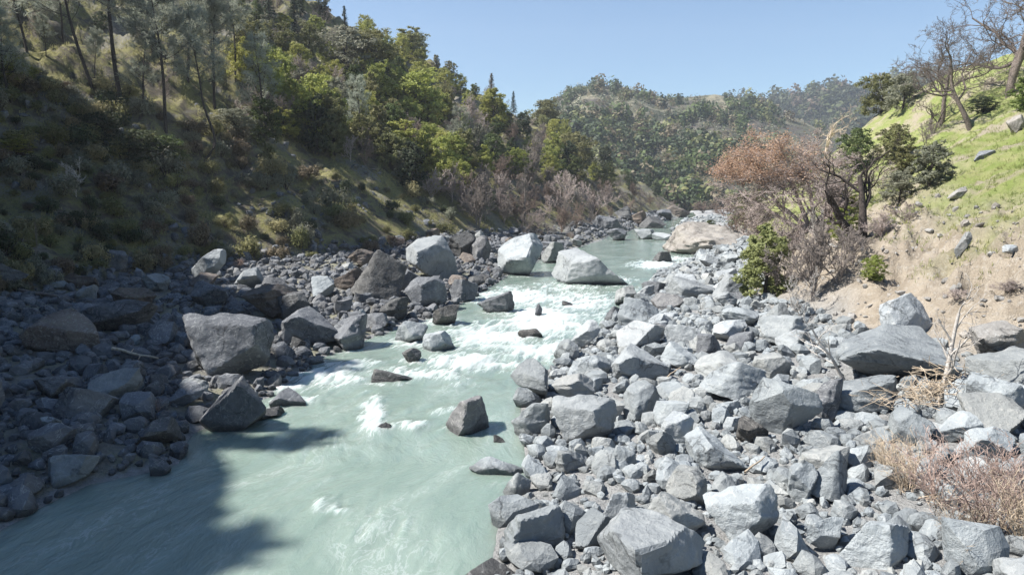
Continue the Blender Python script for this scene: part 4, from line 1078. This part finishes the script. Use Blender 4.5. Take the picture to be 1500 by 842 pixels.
for i in range(9000):
    px, py = rng.uniform(300, 1060), rng.uniform(-30, 345)
    if not poly_in(px, py, FOREST): continue
    dist = np.interp(px, [400, 800, 1050], [23, 17, 13])
    if not spaced(px, py, dist): continue
    p = hit(px, py)
    if p is None or p.y > 420: continue
    D = project(p.x, p.y, p.z)[2]
    nz = float(fb2(np.array([px]), np.array([py]), 60.0, 3, 77)[0]) + rng.normal(0, 0.22)
    low = py > np.interp(px, [640, 760, 900, 1050], [285, 262, 285, 300])
    if low or (nz > 0.22 and px > 560) or nz > 0.34:
        mat = ['twig_grey', 'twig_mauve', 'twig_brown', 'twig_grey'][int(rng.integers(0, 4))]; s = rng.uniform(.8, 1.25)
        o = tree('bare_tree', [('branches', with_mat(BT[int(rng.integers(0, 5))], mat))], p, (s * 1.1, s * 1.1, s), rng.uniform(0, 6.3)); nb_ += 1
        auto(o, 'bare tree', {'twig_grey': 'grey', 'twig_mauve': 'mauve', 'twig_brown': 'brown'}[mat], px, py - 3 * s * F / D, 3 * F / D, 'tree', 'bare trees of the left hillside')
    elif py < 70 + 0.25 * (px - 380) and rng.random() < 0.12:
        s = rng.uniform(.6, .95)
        o = tree('fir_tree', [('trunk', CF[i % 3][0]), ('crown', with_mat(CF[i % 3][1], 'needle_dark'))], p, s, rng.uniform(0, 6.3)); nc2 += 1
        auto(o, 'fir', 'dark', px, py - 6 * s * F / D, 3 * F / D, 'tree', 'firs among the leafy trees')
    else:
        if px > 820: ws = [.14, .26, .34, .26, 0.0]
        elif px > 560: ws = [.60, .20, .11, .05, .04]
        else: ws = [.40, .27, .13, .05, .15]
        mat = ['leaf_lime', 'leaf_olive', 'leaf_green', 'leaf_dark', 'leaf_grey'][int(rng.choice(5, p=ws))]
        pi = int(rng.integers(0, 7)); s = rng.uniform(.72, 1.2) * (1.0 if px < 820 else 1.1)
        tr, cr = BL[pi]
        o = tree('leafy_tree', [('trunk', tr), ('crown', with_mat(cr, mat))], p, (s * rng.uniform(.9, 1.2), s * rng.uniform(.9, 1.2), s * rng.uniform(.85, 1.15)), rng.uniform(0, 6.3)); nl_ += 1
        auto(o, 'leafy tree', {'leaf_lime': 'lime-green', 'leaf_olive': 'olive', 'leaf_green': 'mid-green', 'leaf_dark': 'dark green', 'leaf_grey': 'grey-green'}[mat], px, py - 3.5 * s * F / D, 3 * F / D, 'tree', 'leafy trees of the left hillside')
# upper left: grey pines, oaks and brush among grass
for i in range(1500):
    px, py = rng.uniform(-40, 385), rng.uniform(-30, 215)
    if not poly_in(px, py, UPPER) or not spaced(px, py, 66): continue
    p = hit(px, py)
    if p is None: continue
    D = project(p.x, p.y, p.z)[2]
    k = rng.random()
    if k < 0.30:
        s = rng.uniform(.4, .68); pi = int(rng.integers(0, 5))
        o = tree('pine_tree', [('trunk', PN[pi][0]), ('crown', with_mat(PN[pi][1], 'needle_grey'))], p, s, rng.uniform(0, 6.3), tilt=(0, rng.normal(0, .05)))
        auto(o, 'pine', 'hazy grey', px, py - 5 * s * F / D, 3 * F / D, 'tree', 'grey pines of the upper slope')
    elif k < 0.8:
        mat = ['leaf_grey', 'leaf_olive', 'leaf_green', 'leaf_dark'][int(rng.integers(0, 4))]; pi = int(rng.integers(0, 7)); s = rng.uniform(.3, .6)
        o = tree('leafy_tree', [('trunk', BL[pi][0]), ('crown', with_mat(BL[pi][1], mat))], p, (s * 1.15, s * 1.15, s), rng.uniform(0, 6.3))
        auto(o, 'leafy tree', {'leaf_olive': 'olive', 'leaf_green': 'mid-green', 'leaf_dark': 'dark green', 'leaf_grey': 'grey-green'}[mat], px, py - 2.5 * s * F / D, 2 * F / D, 'tree', 'leafy trees of the upper slope')
    else:
        s = rng.uniform(.5, .8)
        o = tree('bare_tree', [('branches', with_mat(BT[int(rng.integers(0, 5))], 'twig_mauve'))], p, s, rng.uniform(0, 6.3))
        auto(o, 'bare tree', 'mauve', px, py - 2.5 * s * F / D, 2 * F / D, 'tree', 'bare trees of the upper slope')
# brush on the open slope
placed = []
ns_ = 0
for i in range(5000):
    px, py = rng.uniform(-40, 700), rng.uniform(100, 440)
    if not poly_in(px, py, SLOPE): continue
    nz = float(fb2(np.array([px]), np.array([py]), 45.0, 3, 91)[0])
    if nz < -0.12 and rng.random() < .8: continue
    if not spaced(px, py, 15 if nz > 0.1 else 20) or ns_ >= 280: continue
    p = hit(px, py)
    if p is None: continue
    D = project(p.x, p.y, p.z)[2]; ns_ += 1
    mat = ['leaf_olive', 'leaf_grey', 'leaf_dark', 'leaf_grey', 'leaf_brown', 'leaf_straw', 'leaf_olive'][int(rng.integers(0, 7))]
    s = (.55 + 1.35 * rng.random() ** 1.8) * (1.25 if D > 75 else 1); pi = int(rng.integers(0, 6))
    o = tree('shrub', [('stem', SH[pi][0]), ('foliage', with_mat(SH[pi][1], mat))], p, (s * rng.uniform(.9, 1.5), s * rng.uniform(.9, 1.5), s * rng.uniform(1.0, 1.7)), rng.uniform(0, 6.3))
    auto(o, 'shrub', {'leaf_olive': 'olive', 'leaf_green': 'green', 'leaf_dark': 'dark', 'leaf_grey': 'grey-green', 'leaf_brown': 'brownish', 'leaf_straw': 'straw-coloured'}[mat], px, py - .5 * s * F / D, s * F / D, 'shrub', 'low shrubs of the open left slope')
# trees added on the unseen left spur to shade the river corner
for (x, y, s) in [(-52, 40, 1.0), (-60, 50, 1.2), (-56, 24, .9), (-66, 60, 1.2), (-62, 36, 1.2), (-58, 62, 1.0), (-57, -6, .8), (-60, 2, 1.0), (-59, 8, .8), (-60, 14, .7)]:
    pi = int(rng.integers(0, 7))
    o = tree('leafy_tree', [('trunk', BL[pi][0]), ('crown', with_mat(BL[pi][1], 'leaf_green'))], (x, y, zat(x, y)), s, x)
    tag(o, 'unseen green tree added on the left spur to shade the river corner', 'tree', 'trees added on the shading spur')

# ---- right bank plants
def placed_tree(name, parts, px, py, scale, rz, label, cat='tree', group=None, phrase=None, hpx=60, tilt=(0, 0)):
    p, D = at(px, py)
    o = tree(name, parts, p, scale, rz, label, cat, group, None, tilt)
    if phrase: ANCH['plant'].append((px, py - hpx * .5, phrase))
    return o, D
def own_tree(seed, P, r, dirs, h=6.0, mat='bark_oak', pname='branches'):
    tb, tips = bare(seed, h, P, r, len(dirs), dirs)
    return tb.mesh(pname, M[mat]), tips
GO = 'bare oaks on the green slope'
def oak(px, py, hpx, seed, dirs, P, r, label, phrase, h0=9.0, rz=0.0, group=GO, mat='bark_oak', wid=1.0, name='bare_oak'):
    p, D = at(px, py)
    tb, tips = bare(seed, h0, P, r, len(dirs), dirs)
    me = tb.mesh('branches', M[mat]); top = max(np.max(v[:, 2]) for v in tb.V)
    s = hpx * D / F / top
    o = tree(name, [('branches', me)], p, (s * wid, s * wid, s), rz, label, 'tree', group)
    ANCH['plant'].append((px, py - hpx * .5, phrase))
    return o, tips, s
OAKT = dict(OAK, start=[0.42, 0.25, 0.2, 0.15, 0.1], ang=[1.0, 0.8, 0.8, 0.8, 0.8], ratio=[0.92, 0.66, 0.58, 0.5, 0.5], up=[0.03, 0.07, 0.07, 0.04, 0.03, 0.02])
oak(1480, 140, 190, 203, [(-0.05, 0, 1), (0.10, .05, 1)], OAKT, 0.30, 'tallest bare oak with double trunk at the top right corner', 'the tallest bare oak')
oak(1422, 187, 170, 211, [(-0.24, 0, 1)], OAKT, 0.27, 'bare oak with thick dark trunk leaning left on the green slope', 'the left-leaning bare oak')
oak(1379, 182, 150, 207, [(-0.04, 0, 1)], OAKT, 0.22, 'straight bare oak left of the leaning one, wide twiggy crown', 'the straight bare oak')
oak(1366, 194, 58, 215, [(-0.35, 0, 1), (.3, 0, 1)], dict(OAK, n=[4, 4, 4, 3]), 0.12, 'small crooked bare oak below the straight one', 'the small crooked oak', 4.0)
oak(1263, 350, 160, 221, [(-0.05, 0, 1), (-0.75, 0, 0.75)], dict(OAK, n=[4, 4, 4, 4, 3]), 0.34, 'knobby dark forked oak at the foot of the green slope', 'the knobby forked oak', 7.5, mat='bark_dark')
oak(1208, 250, 92, 223, [(0.05, 0, 1)], dict(OAK, n=[5, 5, 4, 4]), 0.22, 'lichen-yellow bare oak behind the rust-leaved one', 'the lichen-yellow oak', 8.0, mat='twig_straw')
FAN = dict(OAK, n=[5, 6, 6, 6, 4], start=[0.2, 0.2, 0.2, 0.15, 0.1], ang=[0.75, 0.7, 0.7, 0.7, 0.7], min=0.012, rr=.52)
o, tips, s = oak(1186, 332, 152, 231, [(-0.6, 0, 0.85), (-0.15, 0.1, 1), (0.4, 0, 1), (-0.9, .2, 0.5), (0.1, -.3, 1)], FAN, 0.15, 'wide spreading oak tinged with rust-orange dead leaves at left', 'the rust-leaved oak', 8.0, mat='twig_mauve', wid=1.4)
rg_ = np.random.default_rng(3)
tp = np.array([t_[0] for t_ in tips]); xx = tp[:, 0]; wgt = (xx < np.quantile(xx, 0.62)) & (tp[:, 2] > np.quantile(tp[:, 2], 0.45))
C = np.repeat(tp[wgt], 6, 0); C = C[rg_.random(len(C)) < np.clip(0.05 + (-C[:, 0] / abs(xx.min())) * 0.62, .03, .7)]
C = C + rg_.normal(0, 0.26, C.shape)
link('leaves', leafmesh('leaves', [quads(C, sph(rg_, len(C)), 0.06, rg_, .6, .5)], rg_, None, M['leaf_rust']), o)

GRT = 'leafy trees of the right bank'
def rleaf(px, py, wpx, hpx, pi, mat, label, phrase=None, name='leafy_tree', cat='tree', rz=0.0): return hero_leaf(px, py, wpx, hpx, pi, mat, label, phrase, name, GRT, cat, rz)
rleaf(1258, 172, 62, 62, 1, 'leaf_green', 'dark live oak, left one of a clump against the skyline', 'the skyline live oaks')
rleaf(1290, 168, 66, 58, 4, 'leaf_olive', 'olive live oak, middle one of a clump against the skyline', None)
rleaf(1322, 160, 50, 52, 3, 'leaf_grey', 'grey-green live oak, right one of a clump against the skyline', None)
rleaf(1310, 236, 58, 50, 1, 'leaf_olive', 'round dark olive oak on slope behind the knobby one', 'the round dark green oak')
rleaf(1362, 272, 58, 62, 6, 'leaf_grey', 'grey-green bushy willow at the foot of the green slope', 'the grey bushy willow')
rleaf(1316, 296, 52, 46, 3, 'leaf_grey', 'grey bushy tree right of the knobby forked oak', None)
rleaf(1325, 262, 44, 46, 0, 'leaf_olive', 'olive bush between the round dark oak and grey willow', None)
rleaf(1236, 355, 50, 50, 0, 'leaf_bright', 'bright vine-green bush left of the knobby forked oak', None, 'leafy_bush', 'bush')
rleaf(1240, 318, 34, 40, 2, 'leaf_lime', 'yellow-green young tree behind the knobby forked oak', None)
rleaf(1120, 440, 76, 112, 2, 'leaf_willow', 'yellow-green willow bush on the upper right bank', 'the yellow-green willow', 'willow_bush', 'bush', .4)
rleaf(1106, 410, 40, 66, 6, 'leaf_willow', 'small pale yellow-green willow left of the big one', None, 'willow_bush', 'bush', 1.4)
rleaf(1280, 412, 38, 36, 1, 'leaf_bright', 'small bright green bush on the tan eroded bank', 'the small bright bush', 'leafy_bush', 'bush')
rleaf(1100, 330, 60, 50, 3, 'leaf_olive', 'olive bush behind the tan bedrock ledge', None, 'leafy_bush', 'bush')
rleaf(1440, 165, 44, 22, 1, 'leaf_dark', 'low dark bush beside the left-leaning bare oak', None, 'leafy_bush', 'bush')
rleaf(1500, 165, 40, 50, 0, 'leaf_bright', 'bright green bush under the tallest bare oak', None, 'leafy_bush', 'bush')
rleaf(1040, 300, 26, 26, 1, 'leaf_green', 'dark green bush at the far river bend', None, 'leafy_bush', 'bush')
GS = 'bare shrubs of the right bank'
def rbare(px, py, wpx, hpx, pi, mat, label, phrase=None, name='bare_shrub', cat='shrub', rz=0.0, tilt=0.0): return bare_tree(px, py, wpx, hpx, pi, mat, label, phrase, name, GS, cat, rz, tilt)
rbare(1190, 440, 110, 130, 3, 'twig_grey', 'tall pale bare alder thicket in front of the rust-leaved oak', 'the pale alder thicket')
rbare(1140, 430, 90, 100, 4, 'twig_grey', 'grey bare alder beside the yellow-green willow', None, rz=3)
rbare(1210, 345, 100, 100, 3, 'twig_mauve', 'mauve bare alder at the foot of the rust-leaved oak', None, rz=4)
rbare(1250, 385, 70, 70, 1, 'twig_grey', 'grey bare shrub below the knobby forked oak', None, rz=5)
rbare(1160, 395, 90, 110, 1, 'twig_mauve', 'mauve bare alder left of the pale thicket', None, rz=1)
rbare(1230, 415, 90, 110, 4, 'twig_grey', 'grey bare alder right of the pale thicket', None, rz=2)
rbare(1175, 470, 60, 95, 2, 'bark_white', 'white-barked bare sapling at the lower edge of alder thicket', None, rz=.5)
rbare(1195, 380, 60, 100, 0, 'bark_white', 'slim white bare sapling standing up from the alder thicket', None, rz=1.5)
rbare(1115, 370, 90, 84, 3, 'twig_mauve', 'mauve bare shrub below the rust-orange crown', None, rz=2.5)
rbare(1065, 318, 60, 26, 4, 'twig_brown', 'brown low brush growing along the top of the tan bedrock ledge', None, rz=.7)
rbare(1030, 312, 50, 20, 3, 'twig_brown', 'brown low brush left behind the tan bedrock ledge', None, rz=1.7)
rbare(1085, 350, 80, 60, 4, 'twig_brown', 'brown bare shrub behind the tan bedrock ledge', None, rz=.2)
rbare(1290, 350, 70, 44, 3, 'twig_mauve', 'pinkish bare bramble below the grey bushy tree', None, rz=.2)
rbare(1330, 325, 60, 36, 4, 'twig_mauve', 'pinkish bare bramble on the slope edge', None, rz=2.2)
rbare(1370, 195, 40, 24, 1, 'twig_mauve', 'dusky bramble at the foot of the straight bare oak', None, rz=.2)
rbare(1480, 430, 70, 22, 3, 'twig_mauve', 'mauve twig heap on the grass at the right edge', None, rz=.2)
rbare(1400, 440, 50, 24, 1, 'twig_mauve', 'mauve twig bush behind the debris-wrapped sapling', None, rz=1.2)
rbare(1355, 215, 44, 50, 2, 'twig_grey', 'grey bare shrub below the small crooked oak', None, rz=1.2)
def sapling(px, py, hpx, seed, dirs, P, r, label, phrase):
    p, D = at(px, py); tb, _ = bare(seed, 4.0, P, r, len(dirs), dirs); top = max(np.max(v[:, 2]) for v in tb.V); s = hpx * D / F / top
    e = tree('bare_sapling', [('branches', tb.mesh('branches', M['bark_white']))], p, s, 0, label, 'tree', 'saplings'); ANCH['plant'].append((px, py - hpx / 2, phrase)); return e
SAP = dict(OAK, n=[6, 4, 3], start=[0.35, .3, .3], gnarl=[.07, .14, .2, .2], up=[.06, .08, .05, 0], ratio=[.42, .5, .5], min=.008, ang=[.7, .6, .6])
sapling(1243, 556, 110, 301, [(-0.55, 0, 1)], SAP, .065, 'bare sapling leaning left over the right bank rocks', 'the leaning bare sapling')
sapling(1372, 590, 190, 305, [(0.10, 0, 1)], SAP, .075, 'bare pale sapling wrapped in flood debris beside the flat slab', 'the debris-wrapped sapling')
# flood debris: a tangle of dry sticks caught on the sapling
p, D = at(1368, 592)
def sticks(seed, n, box, L, rad, mat, name):
    rg = np.random.default_rng(seed); tb = Tubes()
    for i in range(n):
        c = rg.normal(0, 1, 3) * np.array(box) * 0.5; c[2] = abs(c[2])
        d = norm(rg.normal(size=3) * np.array([1, .8, .5])); l = L * rg.uniform(.4, 1.2)
        m = c + rg.normal(0, .06, 3) * l
        tb.add([c - d * l / 2, m, c + d * l / 2], [rad, rad * .8, rad * .4], 4)
    return tb.mesh(name, M[mat])
o = link('debris_tangle', sticks(5, 170, (1.5, .8, 1.1), 1.1, .016, 'twig_straw', 'debris_tangle'), None, (p.x, p.y - 0.3, p.z + .5)); tag(o, 'tangle of dry flood sticks caught around the bare sapling', 'driftwood')
o = link('debris_tangle', sticks(6, 110, (1.6, .8, .4), 1.0, .013, 'twig_straw', 'debris_tangle'), None, (p.x - 1.6, p.y - 0.7, p.z + .35)); tag(o, 'straw-coloured drift sticks lying in front of the flat slab', 'driftwood')
def log(px, py, ang, L, r, mat, label, lift=.3):
    p, D = at(px, py); tb = Tubes(); d = np.array([math.cos(ang), math.sin(ang) * .5, -0.25 * 0 + math.sin(ang) * .3]); rg = np.random.default_rng(int(px))
    pts = [d * (L * (k / 5 - .5)) + rg.normal(0, .03, 3) * L * .3 for k in range(6)]
    tb.add(pts, np.linspace(r, r * .5, 6), 7)
    for k in (2, 3): tb.add([pts[k], pts[k] + norm(rg.normal(size=3)) * L * .12], [r * .4, r * .2], 5)
    o = link('driftwood_log', tb.mesh('driftwood_log', M[mat]), None, (p.x, p.y, p.z + lift)); tag(o, label, 'log', 'driftwood')
log(200, 536, -0.45, 3.2, .09, 'twig_straw', 'long pale stick lying across rubble left of the large wedge boulder', .7)
log(70, 440, -0.4, 5.0, .14, 'twig_grey', 'grey log lying at the foot of the shaded slope', .4)
log(1105, 700, .9, 1.4, .04, 'twig_straw', 'thin drift stick on rocks right of the greenish tilted block', .5)
log(985, 560, 1.0, 1.8, .045, 'twig_straw', 'thin drift stick between pale boulders of the right bank', .5)

# red willow thicket at the bottom right
GW_ = 'red-twigged willow thickets of the right bank'
for (px, py, s, mat, lb) in [(1330, 722, 1.0, 'twig_straw', 'straw-coloured twig clump at the left end of the red thicket'), (1375, 735, 1.15, 'twig_red', 'red willow clump in the middle of the thicket'), (1425, 722, 1.1, 'twig_red', 'red willow clump behind the thicket centre'),
                             (1450, 778, 1.2, 'twig_red', 'red willow clump nearest the bottom right corner'), (1500, 790, 1.2, 'twig_straw', 'straw-coloured twig clump at bottom right corner'), (1480, 740, 1.1, 'twig_red', 'red willow clump at the right edge'),
                             (1410, 800, .8, 'twig_straw', 'low straw-coloured twig clump at front of thicket'), (1300, 690, .7, 'twig_straw', 'small pale twig clump below the huge flat slab')]:
    p, D = at(px, py); i = int(px) % 4
    o = tree('willow_thicket', [('twigs', with_mat(THK[i], mat))], p, (s * 1.9, s * 1.5, s * (1.15 + .25 * (int(px) % 3))), px * .7, lb, 'shrub', GW_); 
ANCH['plant'].append((1400, 720, 'the red willow thicket'))
for (px, py, s, mat, lb) in [(232, 606, .45, 'twig_red', 'small reddish twig tuft between the large wedge and shore boulders'), (40, 500, .5, 'twig_straw', 'dry grass tuft on the grass-topped brown boulder'), (500, 415, .4, 'twig_red', 'reddish twig tuft left of the blocky dark brown boulder'), (716, 400, .6, 'twig_red', 'reddish twig tuft between the tall pale and rounded shore boulders'),
                             (365, 418, .35, 'twig_red', 'rusty grass tuft in front of the flat-topped pale boulder'), (1300, 575, .5, 'twig_straw', 'dry tuft below the huge flat slab'), (1440, 570, .5, 'twig_straw', 'dry straw tuft between flat slab and tan boulder'), (1225, 590, .3, 'twig_straw', 'small dry tuft beside the tall triangular boulder')]:
    p, D = at(px, py)
    tree('twig_tuft', [('twigs', with_mat(THK[int(px) % 4], mat))], p + Vector((0, 0, .15)), s, px, lb, 'shrub', 'dry twig tufts')

# ---- grass as one uncountable cover
def blades(seed, n, region, mat, label, hgt, wdt, per=5):
    rg = np.random.default_rng(seed); C, Dv, var = [], [], []
    xs, ys = region(rg, n)
    zs = terrain(xs, ys)
    base = np.stack([xs, ys, zs], -1)
    C = np.repeat(base, per, 0) + rg.normal(0, .07, (len(xs) * per, 3)) * np.array([1, 1, 0]); D_ = norm_rows(rg.normal(0, .45, (len(C), 3)) + np.array([0, 0, 1.0]))
    V, Fq = needles(C, D_, hgt, wdt, rg)
    o = link('grass', mk_mesh('grass', V, Fq, {'var': ('FLOAT', 'POINT', np.repeat(np.clip(rg.normal(np.repeat(0.5 + fb2(xs, ys, 3.0, 3, seed), per), .2), 0, 1), 4))}, False, [M[mat]]))
    tag(o, label, 'grass', None, 'stuff')
def reg_right(rg, n):
    y = 27 + 110 * rg.random(n) ** 1.3; d = 3.5 + 55 * rg.random(n)
    x = np.interp(y, YFR, XFR) + d
    nz = fb2(x, y, 5.0, 4, 21); k = (d + nz * 6 > 7) & (x < .8 * y + 6); return x[k], y[k]
def reg_left(rg, n):
    y = 44 + 100 * rg.random(n) ** 1.3; d = 1 + 60 * rg.random(n); x = np.interp(y, YFL, XFL) - d
    nz = fb2(x, y, 4.0, 3, 25); k = (nz > 0.08) & (x > -.8 * y - 6); return x[k], y[k]
blades(1, 20000, reg_right, 'blade_green', 'green and straw grass covering the right slope', .26, .018)
blades(2, 34000, reg_left, 'blade_dry', 'dry olive grass tussocks scattered over the left slope', .42, .028)

# ---- far-off woods on the hills: clumps in one mass
def far_wood(name, label, bv, n, seed, y0, y1, plo, phi, size, dens, mats, m_n=60):
    rg = np.random.default_rng(seed); P = []
    V, Fl, A, Mi = [], [], [], []; o_ = 0
    bases = []
    for k in range(6):
        v, f = ico(1); v = v * np.array([1, 1, 1.15]); v = v * (1 + 0.35 * fbm(v * 1.7 + k * 5, 2, k))[:, None]
        bases.append((v, f))
    parts = []; var = []; mi = []
    for i in range(n):
        px, py = rg.uniform(plo, phi), rg.uniform(y0, y1)
        h = bv.ray_cast(Vector((0, 0, CAMZ)), ray(px, py))
        if h[0] is None: continue
        dn = float(fb2(np.array([h[0].x]), np.array([h[0].y]), 60.0, 4, seed)[0])
        if rg.random() > dens(px, py, dn): continue
        s = size * (.4 + 1.35 * rg.random() ** 2.2); m = m_n
        d = sph(rg, m); C = np.array(h[0]) + np.array([0, 0, s * .7]) + d * s * rg.random((m, 1)) ** .4 * np.array([.85, .85, 1.05])
        parts.append(quads(C, d + np.array([0, 0, .3]), s * .24, rg, .8, .5)); v0 = rg.random()
        var.append(np.clip(rg.normal(v0, .2, m), 0, 1)); mi.append(np.full(m, int(rg.choice(len(mats), p=[m_[1] for m_ in mats]))))
    me = leafmesh(name, parts, rg, np.concatenate(var))
    for m_ in mats: me.materials.append(M[m_[0]])
    me.polygons.foreach_set('material_index', np.concatenate(mi).astype(np.int32)); me.update()
    o = link(name, me); tag(o, label, 'woods', None, 'stuff')
def densA(px, py, dn):
    d = 0.42 + dn * 2.2
    if 990 < px < 1150 and 160 < py < 260: d += 0.25
    if py < 170 and (px < 870 or 960 < px < 1060): d -= 0.5
    if 895 < px < 1065 and 150 < py < 245: d -= .38
    if py > 235: d += .3
    return d
far_wood('far_woods', 'scattered oak woods covering the far hill', bvhA, 8500, 9, 125, 310, 760, 1420, 5.2, densA, [('leaf_dark', .38), ('leaf_green', .30), ('leaf_olive', .17), ('leaf_brown', .15)])
far_wood('far_brush', 'low brown brush between the oaks on the far hill', bvhA, 4500, 19, 125, 300, 760, 1300, 2.6, lambda a, b, d: .75 - d * .6, [('leaf_brown', .45), ('leaf_dark', .25), ('leaf_grey', .30)], 20)
far_wood('distant_woods', 'bluish woods along the distant ridge', bvhB, 2200, 12, 108, 200, 1040, 1560, 11.0, lambda a, b, d: .75 + d, [('leaf_dark', .6), ('leaf_green', .25), ('leaf_brown', .15)])

# ---- labels of the unnamed: told apart by the named neighbour they stand beside
def dirword(dx, dy):
    if abs(dx) > abs(dy) * 1.2: return 'right of' if dx > 0 else 'left of'
    return 'below' if dy > 0 else 'above'
ORD = ['', 'second ', 'third ', 'fourth ', 'fifth ', 'sixth ', 'seventh ', 'eighth ', 'ninth ', 'tenth ', 'eleventh ', 'twelfth ', 'thirteenth ', 'fourteenth ', 'fifteenth ', 'sixteenth ', 'seventeenth ', 'eighteenth ', 'nineteenth ', 'twentieth ']
bk = {}
for o, kind, w, px, py, size in AUTO:
    A_ = ANCH['rock'] if kind == 'rock' else ANCH['plant'] + (ANCH['rock'][:20] if kind == 'shrub' else [])
    best = sorted(A_, key=lambda a: (a[0] - px) ** 2 + 1.6 * (a[1] - py) ** 2)[0]
    dx, dy = px - best[0], py - best[1]
    bk.setdefault((kind, w, dirword(dx, dy), best[2]), []).append((math.hypot(dx, dy), o))
for (kind, w, dw, ph), L in bk.items():
    L.sort(key=lambda a: a[0])
    for i, (_, o) in enumerate(L):
        one = len(L) == 1
        what = {'rock': w + ' angular rock'}.get(kind, w + ' ' + kind)
        o['label'] = f"{'' if one else ('nearest ' if i == 0 else ORD[i] if i < 20 else str(i + 1) + 'th ')}{what} {dw} {ph}"
print('things', nl_, nb_, nc2, ns_, 'rocks', len([a for a in AUTO if a[1] == 'rock']))

# ------------------------------------------------------------------ air
HAZE = 0.00019
if HAZE:
    t = NT('haze_air'); v = t.n('ShaderNodeVolumePrincipled'); v.inputs['Color'].default_value = (0.82, 0.88, 0.96, 1); v.inputs['Density'].default_value = HAZE; v.inputs['Anisotropy'].default_value = 0.2
    t.l(v.outputs[0], t.out.inputs['Volume'])
    V = np.array([[x, y, z] for x in (-3200, 3200) for y in (-60, 1900) for z in (-75, 420)], float)
    Fh = [[0, 1, 3, 2], [4, 6, 7, 5], [0, 4, 5, 1], [2, 3, 7, 6], [0, 2, 6, 4], [1, 5, 7, 3]]
    hz = link('haze', mk_mesh('haze', V, Fh, None, False, [t.m])); tag(hz, kind='stuff')

# ------------------------------------------------------------------ light
EL, AZ = R(50), R(-6)             # sun height; how far it stands ahead of the picture's left
sd = Vector((-math.cos(EL) * math.cos(AZ), math.cos(EL) * math.sin(AZ), math.sin(EL)))
ld = bpy.data.lights.new('sun', 'SUN'); ld.energy = 5.0; ld.angle = R(0.5); ld.color = (1.0, 0.965, 0.915)
lo = bpy.data.objects.new('sun', ld); COL.objects.link(lo); lo.rotation_euler = sd.to_track_quat('Z', 'Y').to_euler(); lo.location = (-100, 0, 200)
w = bpy.data.worlds.new('World'); sc.world = w; w.use_nodes = True
nt = w.node_tree; bgn = nt.nodes['Background']
sky = nt.nodes.new('ShaderNodeTexSky'); sky.sky_type = 'NISHITA'; sky.sun_disc = False; sky.sun_elevation = EL
sky.sun_rotation = math.atan2(sd.x, sd.y); sky.air_density = 1.0; sky.dust_density = 0.15; sky.ozone_density = 2.2; sky.altitude = 200
hs = nt.nodes.new('ShaderNodeHueSaturation'); hs.inputs['Saturation'].default_value = 1.15; nt.links.new(sky.outputs[0], hs.inputs['Color']); nt.links.new(hs.outputs[0], bgn.inputs[0]); bgn.inputs[1].default_value = 0.066
sc.view_settings.view_transform = 'Standard'; sc.view_settings.look = 'None'; sc.view_settings.exposure = 1.2; sc.view_settings.gamma = 1.0
sc.cycles.max_bounces = 5; sc.cycles.diffuse_bounces = 2; sc.cycles.glossy_bounces = 2; sc.cycles.transmission_bounces = 2; sc.cycles.volume_bounces = 0; sc.cycles.transparent_max_bounces = 4
sc.cycles.use_denoising = True
